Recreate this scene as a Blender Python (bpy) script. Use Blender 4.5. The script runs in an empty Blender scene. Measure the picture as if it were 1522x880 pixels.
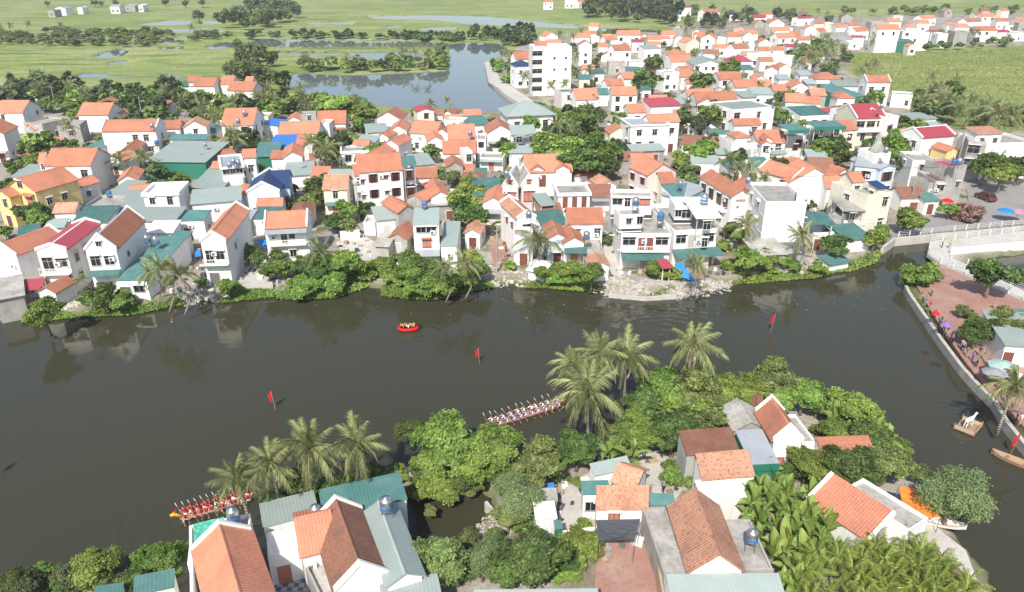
import bpy, math, random
import numpy as np
from mathutils import Vector, Matrix
from mathutils.geometry import tessellate_polygon

# ------------------------------------------------------------------ camera, sky, sun, exposure
SC = bpy.context.scene
COL = SC.collection
IW, IH, FPX = 1522.0, 880.0, 1100.0
PITCH = math.radians(25.0)
CAMZ = 49.0                      # metres above the river
GZ = 1.0                         # village ground above the river
cam_d = bpy.data.cameras.new("camera"); cam = bpy.data.objects.new("camera", cam_d); COL.objects.link(cam)
cam.location = (0, 0, CAMZ); cam.rotation_euler = (math.pi/2 - PITCH, 0, 0)
cam_d.sensor_width = 36.0; cam_d.lens = 36.0*FPX/IW; cam_d.clip_end = 12000; cam_d.clip_start = 0.5
SC.camera = cam
SUN_EL = math.radians(46); SUN_DIR = Vector((0.26, 0.965))      # ground direction in which shadows fall
sun_d = bpy.data.lights.new("sun", 'SUN'); sun_d.energy = 4.9; sun_d.angle = math.radians(0.53); sun_d.color = (1.0, 0.955, 0.88)
sun = bpy.data.objects.new("sun", sun_d); COL.objects.link(sun)
sv = Vector((SUN_DIR.x*math.cos(SUN_EL), SUN_DIR.y*math.cos(SUN_EL), -math.sin(SUN_EL)))
sun.rotation_euler = sv.to_track_quat('-Z', 'Y').to_euler(); sun.location = (-60, -200, 220)
W = bpy.data.worlds.new("World"); SC.world = W; W.use_nodes = True
nt = W.node_tree; nt.nodes.clear()
sky = nt.nodes.new('ShaderNodeTexSky'); sky.sky_type = 'NISHITA'; sky.sun_disc = False
sky.sun_elevation = SUN_EL; sky.sun_rotation = math.atan2(-SUN_DIR.x, -SUN_DIR.y)
sky.air_density = 1.1; sky.dust_density = 1.6; sky.ozone_density = 1.0
bg = nt.nodes.new('ShaderNodeBackground'); bg.inputs[1].default_value = 0.15
wo = nt.nodes.new('ShaderNodeOutputWorld'); nt.links.new(sky.outputs[0], bg.inputs[0]); nt.links.new(bg.outputs[0], wo.inputs[0])
SC.view_settings.view_transform = 'Standard'; SC.view_settings.look = 'None'
SC.view_settings.exposure = 0.15; SC.view_settings.gamma = 1.0; SC.view_settings.use_curve_mapping = False
SC.cycles.max_bounces = 6; SC.cycles.diffuse_bounces = 3; SC.cycles.glossy_bounces = 3
SC.cycles.transparent_max_bounces = 6; SC.cycles.volume_bounces = 0
SC.cycles.use_denoising = True

# ------------------------------------------------------------------ picture point -> place on the ground (or at a height)
CP, SP = math.cos(PITCH), math.sin(PITCH)
def P(px, py, z=GZ):
    a = (px-IW/2)/FPX; b = (IH/2-py)/FPX
    d = (a, CP+b*SP, -SP+b*CP)
    t = (z-CAMZ)/d[2]
    return Vector((a*t, d[1]*t, z))
def depth(v): return v[1]*CP + (CAMZ-v[2])*SP
def proj(v):
    z = depth(v); return (IW/2+FPX*v[0]/z, IH/2-FPX*(v[1]*SP-(CAMZ-v[2])*CP)/z)

rnd = random.Random(7)
REG = []                         # things whose labels are finished at the end
def link(o, parent=None):
    COL.objects.link(o)
    if parent is not None: o.parent = parent
    return o
def empty(name, loc, rz=0):
    o = bpy.data.objects.new(name, None); o.location = loc; o.rotation_euler = (0, 0, rz); o.empty_display_size = 0.2
    return link(o)
def tag(o, label, cat, group=None):
    o['label'] = label; o['category'] = cat
    if group: o['group'] = group
    return o
def auto(o, desc, cat, group=None, at=None):
    o['category'] = cat
    if group: o['group'] = group
    REG.append([o, desc, proj(at if at is not None else o.location)])
    return o
def structure(o): o['kind'] = 'structure'; return o
def stuff(o): o['kind'] = 'stuff'; return o

class MB:
    def __init__(s): s.v = []; s.f = []; s.m = []; s.cur = 0
    def add(s, vs, fs):
        n = len(s.v); s.v += [tuple(x) for x in vs]; s.f += [tuple(n+i for i in f) for f in fs]; s.m += [s.cur]*len(fs)
    def box(s, x0, x1, y0, y1, z0, z1):
        s.add([(x0,y0,z0),(x1,y0,z0),(x1,y1,z0),(x0,y1,z0),(x0,y0,z1),(x1,y0,z1),(x1,y1,z1),(x0,y1,z1)],
              [(0,3,2,1),(4,5,6,7),(0,1,5,4),(1,2,6,5),(2,3,7,6),(3,0,4,7)])
    def prism(s, prof, lo, hi, axis):     # prof: outline in (other, z); extruded along axis 0 = x, 1 = y
        n = len(prof); vs = []
        for e in (lo, hi):
            for (q, z) in prof: vs.append((e, q, z) if axis == 0 else (q, e, z))
        fs = [tuple(range(n)), tuple(range(2*n-1, n-1, -1))]
        for i in range(n):
            j = (i+1) % n; fs.append((i, i+n, j+n, j))
        s.add(vs, fs)
    def tube(s, pts, rad, n=8, cap=True):
        pts = [Vector(p) for p in pts]; k0 = len(s.v); N = len(pts)
        for i, p in enumerate(pts):
            t = (pts[min(i+1, N-1)]-pts[max(i-1, 0)]).normalized()
            u = t.cross(Vector((0.13, 0.21, 1)) if abs(t.z) < 0.95 else Vector((1, 0.1, 0))).normalized(); w = t.cross(u)
            r = rad[i] if isinstance(rad, (list, tuple)) else rad
            for k in range(n):
                a = 2*math.pi*k/n; s.v.append(tuple(p+u*(r*math.cos(a))+w*(r*math.sin(a))))
        for i in range(N-1):
            for k in range(n):
                a = k0+i*n+k; b = k0+i*n+(k+1) % n; s.f.append((a, b, b+n, a+n)); s.m.append(s.cur)
        if cap:
            s.f.append(tuple(k0+k for k in range(n-1, -1, -1))); s.f.append(tuple(k0+(N-1)*n+k for k in range(n))); s.m += [s.cur, s.cur]
    def lathe(s, prof, n=14, cx=0, cy=0):
        k0 = len(s.v); N = len(prof)
        for (r, z) in prof:
            for k in range(n):
                a = 2*math.pi*k/n; s.v.append((cx+r*math.cos(a), cy+r*math.sin(a), z))
        for i in range(N-1):
            for k in range(n):
                a = k0+i*n+k; b = k0+i*n+(k+1) % n; s.f.append((a, b, b+n, a+n)); s.m.append(s.cur)
        s.f.append(tuple(k0+k for k in range(n-1, -1, -1))); s.f.append(tuple(k0+(N-1)*n+k for k in range(n))); s.m += [s.cur, s.cur]
    def mesh(s, name, mats, smooth=False):
        me = bpy.data.meshes.new(name); me.from_pydata(s.v, [], s.f)
        for m in (mats if isinstance(mats, (list, tuple)) else [mats]): me.materials.append(m)
        if any(s.m): me.polygons.foreach_set('material_index', s.m)
        if smooth: me.polygons.foreach_set('use_smooth', [True]*len(s.f))
        me.update(); return me
    def build(s, name, mats, parent=None, smooth=False):
        return link(bpy.data.objects.new(name, s.mesh(name, mats, smooth)), parent)
def inst(name, me, parent=None, loc=(0,0,0), rot=(0,0,0), sc=(1,1,1)):
    o = bpy.data.objects.new(name, me); o.location = loc; o.rotation_euler = rot; o.scale = sc
    return link(o, parent)

# ------------------------------------------------------------------ materials
MATS = {}
def nd(t, typ, **kw):
    n = t.nodes.new(typ)
    for k, v in kw.items(): setattr(n, k, v)
    return n
def mat(name, col, rough=0.75, col2=None, ns=0.6, amt=0.5, spec=0.3, metal=0.0, ribs=None, streak=0.0, rand=0.12, bump=0.0, fine=None):
    """col..col2 by large noise, object-random tint, optional ribs (axis, spacing, depth) as corrugation relief, streak = weather stains"""
    if name in MATS: return MATS[name]
    m = bpy.data.materials.new(name); m.use_nodes = True; t = m.node_tree; L = t.links.new
    b = t.nodes['Principled BSDF']; b.inputs['Roughness'].default_value = rough; b.inputs['Metallic'].default_value = metal
    b.inputs['Specular IOR Level'].default_value = spec
    tc = nd(t, 'ShaderNodeTexCoord'); co = tc.outputs['Object']
    oi = nd(t, 'ShaderNodeObjectInfo')
    add = nd(t, 'ShaderNodeVectorMath', operation='ADD'); L(co, add.inputs[0]); L(oi.outputs['Location'], add.inputs[1]); co2 = add.outputs[0]
    c2 = col2 or tuple(c*0.72 for c in col)
    n1 = nd(t, 'ShaderNodeTexNoise'); n1.inputs['Scale'].default_value = ns; n1.inputs['Detail'].default_value = 5; n1.inputs['Roughness'].default_value = 0.65; L(co2, n1.inputs['Vector'])
    rp = nd(t, 'ShaderNodeMapRange'); rp.inputs[1].default_value = 0.42; rp.inputs[2].default_value = 0.72; rp.inputs[4].default_value = amt; L(n1.outputs[0], rp.inputs[0])
    mx = nd(t, 'ShaderNodeMix', data_type='RGBA'); mx.inputs[6].default_value = (*col, 1); mx.inputs[7].default_value = (*c2, 1); L(rp.outputs[0], mx.inputs[0])
    out = mx.outputs[2]; hgt = None
    if fine:                                   # fine speckle: (scale, colour, amount)
        n3 = nd(t, 'ShaderNodeTexNoise'); n3.inputs['Scale'].default_value = fine[0]; n3.inputs['Detail'].default_value = 3; L(co2, n3.inputs['Vector'])
        r3 = nd(t, 'ShaderNodeMapRange'); r3.inputs[1].default_value = 0.48; r3.inputs[2].default_value = 0.66; r3.inputs[4].default_value = fine[2]; L(n3.outputs[0], r3.inputs[0])
        m3 = nd(t, 'ShaderNodeMix', data_type='RGBA'); m3.inputs[7].default_value = (*fine[1], 1); L(out, m3.inputs[6]); L(r3.outputs[0], m3.inputs[0]); out = m3.outputs[2]
    if streak:
        mp = nd(t, 'ShaderNodeMapping'); mp.inputs['Scale'].default_value = (2.2, 2.2, 0.16); L(co2, mp.inputs[0])
        n2 = nd(t, 'ShaderNodeTexNoise'); n2.inputs['Scale'].default_value = 1.0; n2.inputs['Detail'].default_value = 4; L(mp.outputs[0], n2.inputs['Vector'])
        r2 = nd(t, 'ShaderNodeMapRange'); r2.inputs[1].default_value = 0.5; r2.inputs[2].default_value = 0.75; r2.inputs[4].default_value = streak; L(n2.outputs[0], r2.inputs[0])
        m2 = nd(t, 'ShaderNodeMix', data_type='RGBA'); m2.inputs[7].default_value = (0.2, 0.18, 0.15, 1); L(out, m2.inputs[6]); L(r2.outputs[0], m2.inputs[0]); out = m2.outputs[2]
    if ribs:
        ax, sp, dp = ribs
        sx = nd(t, 'ShaderNodeSeparateXYZ'); L(co, sx.inputs[0])
        mu = nd(t, 'ShaderNodeMath', operation='MULTIPLY'); mu.inputs[1].default_value = 2*math.pi/sp; L(sx.outputs[ax], mu.inputs[0])
        sn = nd(t, 'ShaderNodeMath', operation='SINE'); L(mu.outputs[0], sn.inputs[0]); hgt = sn.outputs[0]
        if len(name) and 'tile' in name:       # courses across the slope
            mu2 = nd(t, 'ShaderNodeMath', operation='MULTIPLY'); mu2.inputs[1].default_value = 1/0.36; L(sx.outputs[1-ax], mu2.inputs[0])
            fr = nd(t, 'ShaderNodeMath', operation='FRACT'); L(mu2.outputs[0], fr.inputs[0])
            ad = nd(t, 'ShaderNodeMath', operation='ADD'); L(hgt, ad.inputs[0]); L(fr.outputs[0], ad.inputs[1]); hgt = ad.outputs[0]
        bp = nd(t, 'ShaderNodeBump'); bp.inputs['Strength'].default_value = 0.9; bp.inputs['Distance'].default_value = dp; L(hgt, bp.inputs['Height']); L(bp.outputs[0], b.inputs['Normal'])
    elif bump:
        n4 = nd(t, 'ShaderNodeTexNoise'); n4.inputs['Scale'].default_value = 3.0; n4.inputs['Detail'].default_value = 5; L(co2, n4.inputs['Vector'])
        bp = nd(t, 'ShaderNodeBump'); bp.inputs['Strength'].default_value = 0.6; bp.inputs['Distance'].default_value = bump; L(n4.outputs[0], bp.inputs['Height']); L(bp.outputs[0], b.inputs['Normal'])
    hs = nd(t, 'ShaderNodeHueSaturation'); L(out, hs.inputs['Color'])
    rv = nd(t, 'ShaderNodeMapRange'); rv.inputs[3].default_value = 1-rand; rv.inputs[4].default_value = 1+rand; L(oi.outputs['Random'], rv.inputs[0]); L(rv.outputs[0], hs.inputs['Value'])
    L(hs.outputs[0], b.inputs['Base Color'])
    MATS[name] = m; return m
def leafmat(name, c1, c2, hue=0.02, trans=0.28):
    m = bpy.data.materials.new(name); m.use_nodes = True; t = m.node_tree; L = t.links.new
    b = t.nodes['Principled BSDF']; b.inputs['Roughness'].default_value = 0.5; b.inputs['Specular IOR Level'].default_value = 0.35
    at = nd(t, 'ShaderNodeAttribute', attribute_name='tone'); oi = nd(t, 'ShaderNodeObjectInfo')
    mx = nd(t, 'ShaderNodeMix', data_type='RGBA'); mx.inputs[6].default_value = (*c1, 1); mx.inputs[7].default_value = (*c2, 1); L(at.outputs['Fac'], mx.inputs[0])
    hs = nd(t, 'ShaderNodeHueSaturation'); L(mx.outputs[2], hs.inputs['Color'])
    r1 = nd(t, 'ShaderNodeMapRange'); r1.inputs[3].default_value = 0.5-hue; r1.inputs[4].default_value = 0.5+hue; L(oi.outputs['Random'], r1.inputs[0]); L(r1.outputs[0], hs.inputs['Hue'])
    mu = nd(t, 'ShaderNodeMath', operation='MULTIPLY'); mu.inputs[1].default_value = 7.31; L(oi.outputs['Random'], mu.inputs[0])
    fr = nd(t, 'ShaderNodeMath', operation='FRACT'); L(mu.outputs[0], fr.inputs[0])
    r2 = nd(t, 'ShaderNodeMapRange'); r2.inputs[3].default_value = 0.78; r2.inputs[4].default_value = 1.25; L(fr.outputs[0], r2.inputs[0]); L(r2.outputs[0], hs.inputs['Value'])
    L(hs.outputs[0], b.inputs['Base Color'])
    tr = nd(t, 'ShaderNodeBsdfTranslucent'); L(hs.outputs[0], tr.inputs[0])
    ms = nd(t, 'ShaderNodeMixShader'); ms.inputs[0].default_value = trans; L(b.outputs[0], ms.inputs[1]); L(tr.outputs[0], ms.inputs[2])
    L(ms.outputs[0], t.nodes['Material Output'].inputs[0]); return m

WALL = {
 'w': mat('white_render', (0.83,0.815,0.785), col2=(0.74,0.72,0.68), amt=0.45, streak=0.2, rand=0.06),
 'k': mat('cream_render', (0.78,0.73,0.59), streak=0.2, amt=0.35, rand=0.05),
 'y': mat('yellow_render', (0.78,0.60,0.27), streak=0.15, amt=0.3, rand=0.05),
 'p': mat('pinkish_render', (0.72,0.62,0.58), streak=0.2, amt=0.3, rand=0.05),
 'c': mat('bare_cement', (0.42,0.40,0.37), col2=(0.26,0.245,0.22), amt=0.8, streak=0.35, rand=0.12, bump=0.01),
 'b': mat('pale_blue_render', (0.60,0.69,0.78), streak=0.15, amt=0.3, rand=0.04),
 'n': mat('pale_cyan_render', (0.70,0.78,0.76), streak=0.18, amt=0.3, rand=0.04),
 'g': mat('green_sheet_wall', (0.035,0.19,0.13), rough=0.5, ribs=(0,0.3,0.008), rand=0.15),
 't': mat('tan_block', (0.50,0.38,0.27), streak=0.3, rand=0.1)}
def roofpair(name, *a, **k):
    sp, dp = k.pop('rib')
    return [mat(name+'_across', *a, ribs=(0, sp, dp), **k), mat(name+'_along', *a, ribs=(1, sp, dp), **k)]
ROOF = {
 'o': roofpair('orange_tile', (0.55,0.22,0.13), col2=(0.34,0.145,0.095), amt=0.75, ns=0.35, rib=(0.27,0.014), rand=0.24, rough=0.8, fine=(5,(0.30,0.135,0.085),0.5)),
 'a': roofpair('pale_orange_tile', (0.60,0.31,0.20), col2=(0.36,0.18,0.115), amt=0.85, ns=0.4, rib=(0.27,0.014), rand=0.2, rough=0.85, fine=(4,(0.26,0.14,0.09),0.7)),
 'b': roofpair('weathered_tile', (0.33,0.15,0.095), col2=(0.20,0.11,0.08), amt=0.9, rib=(0.26,0.014), rand=0.15, rough=0.9, fine=(5,(0.14,0.09,0.07),0.7)),
 'm': roofpair('maroon_sheet', (0.40,0.065,0.085), col2=(0.33,0.07,0.085), amt=0.5, rib=(0.30,0.008), rand=0.12, rough=0.5),
 'g': roofpair('teal_sheet', (0.07,0.175,0.16), col2=(0.14,0.24,0.225), amt=0.75, rib=(0.30,0.008), rand=0.22, rough=0.6, spec=0.25),
 'y': roofpair('pale_sheet', (0.31,0.365,0.34), col2=(0.25,0.30,0.28), amt=0.6, rib=(0.30,0.008), rand=0.18, rough=0.6, spec=0.2),
 'e': roofpair('grey_sheet', (0.36,0.38,0.40), col2=(0.27,0.29,0.31), amt=0.6, rib=(0.30,0.008), rand=0.12, rough=0.5, spec=0.4),
 'u': roofpair('blue_sheet', (0.04,0.19,0.60), rib=(0.34,0.02), rand=0.1, rough=0.5),
 'n': roofpair('navy_tile', (0.03,0.055,0.14), rib=(0.3,0.014), rand=0.1, rough=0.55),
 'r': roofpair('rusty_sheet', (0.17,0.075,0.05), col2=(0.24,0.13,0.09), amt=0.8, rib=(0.4,0.012), rand=0.1, rough=0.8),
 'w': roofpair('white_sheet', (0.80,0.79,0.76), col2=(0.66,0.64,0.6), amt=0.6, rib=(0.5,0.015), rand=0.04, rough=0.7),
 'c': [mat('stained_concrete', (0.43,0.41,0.37), col2=(0.21,0.20,0.17), amt=0.95, ns=0.5, rand=0.15, bump=0.01, fine=(2.2,(0.24,0.22,0.19),0.5))]*2}
M = {
 'trim': mat('white_trim', (0.80,0.78,0.74), rand=0.03, amt=0.3),
 'glass': mat('window_glass', (0.02,0.024,0.028), rough=0.08, spec=0.6, amt=0.3, rand=0.3),
 'frame': mat('window_frame_paint', (0.55,0.53,0.50), rand=0.3),
 'brown': mat('brown_shutter_paint', (0.20,0.075,0.055), rough=0.5, rand=0.25),
 'salmon': mat('salmon_paint', (0.52,0.21,0.15), rough=0.6, rand=0.1),
 'steel': mat('tank_steel', (0.62,0.64,0.66), rough=0.28, metal=0.9, rand=0.1),
 'bluepl': mat('blue_plastic', (0.06,0.17,0.42), rough=0.35, rand=0.1),
 'iron': mat('painted_iron', (0.16,0.16,0.16), rough=0.6, rand=0.2),
 'wood': mat('weathered_wood', (0.34,0.23,0.15), rand=0.2, bump=0.01, ns=2.0),
 'bark': mat('tree_bark', (0.21,0.165,0.125), rand=0.2, bump=0.02, ns=2.0),
 'palmbark': mat('palm_trunk_bark', (0.31,0.265,0.21), rand=0.15, ribs=(2,0.3,0.03)),
 'stone': mat('rubble_stone', (0.58,0.54,0.47), col2=(0.34,0.30,0.25), amt=0.9, ns=1.4, rand=0.2, bump=0.05),
 'conc': ROOF['c'][0],
 'paleconc': mat('pale_concrete', (0.56,0.53,0.48), col2=(0.38,0.355,0.32), amt=0.8, ns=0.35, rand=0.06, fine=(2.5,(0.36,0.33,0.29),0.35)),
 'asph': mat('worn_asphalt', (0.30,0.285,0.27), col2=(0.22,0.21,0.2), amt=0.7, ns=0.2, rand=0.02),
 'brick': mat('red_paving', (0.36,0.195,0.15), col2=(0.43,0.31,0.25), amt=0.85, ns=0.3, rand=0.04, fine=(3,(0.28,0.14,0.11),0.5)),
 'red': mat('red_cloth', (0.62,0.015,0.025), rough=0.7, rand=0.08, amt=0.3),
 'whitecl': mat('white_cloth', (0.80,0.80,0.80), rough=0.8, rand=0.04, amt=0.2),
 'purple': mat('violet_cloth', (0.22,0.14,0.36), rough=0.8, rand=0.1),
 'navy': mat('navy_cloth', (0.03,0.04,0.09), rough=0.8, rand=0.2),
 'orangecl': mat('orange_tarpaulin', (0.75,0.22,0.035), rough=0.6, amt=0.5, rand=0.03),
 'bluetarp': mat('blue_tarpaulin', (0.03,0.22,0.62), rough=0.5, amt=0.5, rand=0.05),
 'net': mat('dark_shade_net', (0.07,0.075,0.085), rough=0.9, rand=0.03),
 'turq': mat('turquoise_sheet', (0.10,0.46,0.33), rough=0.45, ribs=(0,0.4,0.02), rand=0.03),
 'skin': mat('skin', (0.42,0.25,0.17), rough=0.6, rand=0.1),
 'hair': mat('black_hair', (0.015,0.013,0.012), rough=0.6, rand=0.1),
 'yellow': mat('yellow_paint', (0.75,0.48,0.04), rough=0.5, rand=0.05),
 'rubber': mat('black_rubber', (0.02,0.02,0.02), rough=0.7, rand=0.1),
 'carpaint': mat('brown_car_paint', (0.12,0.05,0.03), rough=0.25, spec=0.6, rand=0.05),
 'horse': mat('white_horse_hide', (0.74,0.72,0.70), rough=0.7, rand=0.03),
}
LEAF = {
 'm': leafmat('mango_leaf', (0.042,0.078,0.022), (0.195,0.285,0.072)),
 'l': leafmat('lime_leaf', (0.09,0.155,0.03), (0.345,0.465,0.10)),
 'o': leafmat('olive_leaf', (0.075,0.105,0.035), (0.30,0.37,0.115)),
 'f': leafmat('feathery_leaf', (0.11,0.15,0.065), (0.28,0.36,0.145)),
 'd': leafmat('dark_leaf', (0.04,0.06,0.028), (0.16,0.195,0.08)),
 'P': leafmat('palm_leaflet', (0.085,0.12,0.035), (0.36,0.38,0.17), trans=0.22),
 'Q': leafmat('dry_palm_leaflet', (0.348,0.275,0.160), (0.522,0.435,0.290), trans=0.15),
 'B': leafmat('banana_blade', (0.095,0.16,0.034), (0.29,0.39,0.095), trans=0.3),
 'A': leafmat('areca_leaflet', (0.11,0.16,0.034), (0.40,0.47,0.11), trans=0.3),
 'g': leafmat('bank_weed', (0.11,0.17,0.034), (0.30,0.40,0.085)),
 'r': leafmat('marsh_reed', (0.20,0.26,0.07), (0.38,0.40,0.15)),
 'v': leafmat('bougainvillea', (0.072,0.131,0.029), (0.435,0.217,0.246)),
}

# ------------------------------------------------------------------ ground, river, ponds
RIVER = [(-500,500),(-60,480),(0,477),(40,470),(110,468),(180,463),(250,452),(330,446),(400,433),(430,439),(480,437),(540,424),(600,436),(660,439),(700,427),(760,422),(800,424),(850,428),(900,433),(960,439),(1010,436),(1060,427),(1130,416),(1190,411),(1230,404),(1270,397),(1300,386),(1312,368),(1330,354),(1400,347),(1522,336),(1700,322),
 (1700,334),(1522,349),(1410,360),(1383,366),(1380,378),(1396,390),(1375,392),(1346,420),(1352,434),(1375,467),(1400,503),(1430,543),(1450,565),(1480,595),(1495,622),(1522,660),(1590,740),(1760,960),(1760,1100),
 (1520,960),(1478,884),(1432,806),(1385,765),(1372,720),(1345,690),(1322,645),(1280,620),(1230,605),(1150,588),(1080,592),(1000,606),(950,604),(905,640),(850,668),(790,690),(700,690),(640,700),(600,700),(575,722),(480,745),(400,775),(330,790),(282,806),(250,830),(180,852),(100,872),(0,892),(-120,930),(-600,1050)]
INLET = [(597,748),(625,722),(690,716),(722,742),(716,770),(692,800),(640,812),(606,790)]
LAKE = [(424,121),(440,109),(520,112),(600,109),(668,106),(672,84),(664,66),(700,63),(735,64),(752,72),(756,80),(733,88),(722,97),(728,118),(752,140),(790,161),(780,170),(740,168),(690,162),(620,163),(560,158),(530,148),(470,143),(440,134)]
BASIN = [(1428,394),(1470,385),(1540,374),(1700,362),(1700,470),(1560,447),(1500,425),(1455,407)]
BANDS = [[(380,57),(500,60),(600,61),(664,64),(664,70),(560,70),(450,71),(385,70)], [(400,78),(500,79),(500,83),(405,82)], [(515,78),(600,77),(650,78),(648,84),(610,90),(530,90)],
 [(135,84),(160,77),(178,73),(191,76),(180,84),(160,88)], [(160,93),(186,90),(188,94),(165,97)], [(96,115),(130,109),(155,109),(160,113),(200,112),(205,115),(150,117)], [(240,110),(268,111),(268,116),(245,117)],
 [(198,37),(250,30),(282,31),(280,37),(240,39)], [(300,31),(330,30),(328,36),(303,37)], [(212,46),(270,42),(328,44),(326,49),(260,49)], [(232,58),(270,57),(274,63),(240,65)], [(150,60),(168,58),(162,64)], [(238,70),(270,69),(272,73),(240,74)], [(305,70),(335,62),(350,66),(345,72),(315,74)], [(372,62),(396,60),(398,66),(376,69)],
 [(455,34),(530,33),(526,37),(462,37)], [(545,24),(640,22),(720,24),(760,28),(820,34),(880,41),(850,43),(760,40),(700,37),(640,30),(560,29)], [(620,42),(680,39),(676,45),(632,46)], [(574,39),(600,39),(598,42),(578,42)], [(885,42),(950,43),(985,46),(980,49),(900,47)], [(1003,38),(1040,38),(1030,44),(1008,43)], [(800,62),(820,60),(822,66),(802,67)]]
def gpoly(pp, z=0.0): return np.array([[P(x, y, z).x, P(x, y, z).y] for x, y in pp])
WATERS = [gpoly(p) for p in [RIVER, INLET, LAKE, BASIN]+BANDS]
def sdf(X, Y, poly):
    n = len(poly); d = np.full(X.shape, 1e18); ins = np.zeros(X.shape, bool)
    for i in range(n):
        ax, ay = poly[i]; bx, by = poly[(i+1) % n]
        ex, ey = bx-ax, by-ay; wx, wy = X-ax, Y-ay
        t = np.clip((wx*ex+wy*ey)/(ex*ex+ey*ey+1e-12), 0, 1)
        d = np.minimum(d, (wx-ex*t)**2+(wy-ey*t)**2)
        c = ((ay <= Y) != (by <= Y)); xi = ax+(Y-ay)/(ey if abs(ey) > 1e-9 else 1e-9)*ex
        ins ^= (c & (X < xi))
    d = np.sqrt(d); return np.where(ins, -d, d)
def landdist(X, Y):
    s = np.full(X.shape, 1e9)
    for w in WATERS: s = np.minimum(s, sdf(X, Y, w))
    return s
def vnoise(X, Y, sc, seed):
    def h(i, j): 
        v = np.sin(i*127.1+j*311.7+seed*74.7)*43758.5453; return v-np.floor(v)
    x, y = X/sc, Y/sc; i, j = np.floor(x), np.floor(y); fx, fy = x-i, y-j; fx = fx*fx*(3-2*fx); fy = fy*fy*(3-2*fy)
    return (h(i,j)*(1-fx)+h(i+1,j)*fx)*(1-fy)+(h(i,j+1)*(1-fx)+h(i+1,j+1)*fx)*fy
VILLAGE = gpoly([(-300,175),(0,160),(110,158),(250,165),(330,160),(430,170),(520,172),(600,165),(700,165),(790,170),(735,110),(735,92),(770,70),(800,52),(900,46),(990,48),(1010,36),(1120,22),(1300,25),(1450,20),(1700,18),(1700,66),(1400,68),(1262,78),(1262,110),(1330,140),(1360,170),(1440,195),(1700,190),(1900,700),(1900,1300),(-900,1300),(-900,500)], GZ)
def make_ground():
    ys = np.concatenate([np.geomspace(18, 60, 60, endpoint=False), np.geomspace(60, 420, 300, endpoint=False), np.geomspace(420, 1000, 110, endpoint=False), np.geomspace(1000, 9000, 20)])
    us = np.linspace(-1.15, 1.15, 420)
    U, Y = np.meshgrid(us, ys); X = U*(Y+12)
    s = landdist(X, Y)+(vnoise(X, Y, 2.3, 1)-0.5)*1.3+(vnoise(X, Y, 0.9, 2)-0.5)*0.6
    t = np.clip((s+1.6)/2.9, 0, 1); t = t*t*(3-2*t)
    vil = np.clip(0.5-sdf(X, Y, VILLAGE)/4.0, 0, 1)
    top = 0.55+0.45*vil+(vnoise(X, Y, 7, 3)-0.5)*0.22
    Z = -1.5+(top+1.5)*t
    nr, nc = X.shape
    v = np.stack([X.ravel(), Y.ravel(), Z.ravel()], 1)
    idx = np.arange(nr*nc).reshape(nr, nc)
    q = np.stack([idx[:-1,:-1].ravel(), idx[:-1,1:].ravel(), idx[1:,1:].ravel(), idx[1:,:-1].ravel()], 1)
    me = bpy.data.meshes.new('ground'); me.vertices.add(len(v)); me.vertices.foreach_set('co', v.astype(np.float32).ravel())
    me.loops.add(q.size); me.loops.foreach_set('vertex_index', q.astype(np.int32).ravel()); me.polygons.add(len(q))
    me.polygons.foreach_set('loop_start', np.arange(0, q.size, 4, dtype=np.int32)); me.polygons.foreach_set('use_smooth', np.ones(len(q), bool)); me.update()
    ca = me.attributes.new('zone', 'FLOAT_COLOR', 'POINT')
    shore = np.clip(1-s/3.5, 0, 1)
    ca.data.foreach_set('color', np.stack([vil.ravel(), shore.ravel(), np.zeros(v.shape[0]), np.ones(v.shape[0])], 1).astype(np.float32).ravel())
    return me
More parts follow.
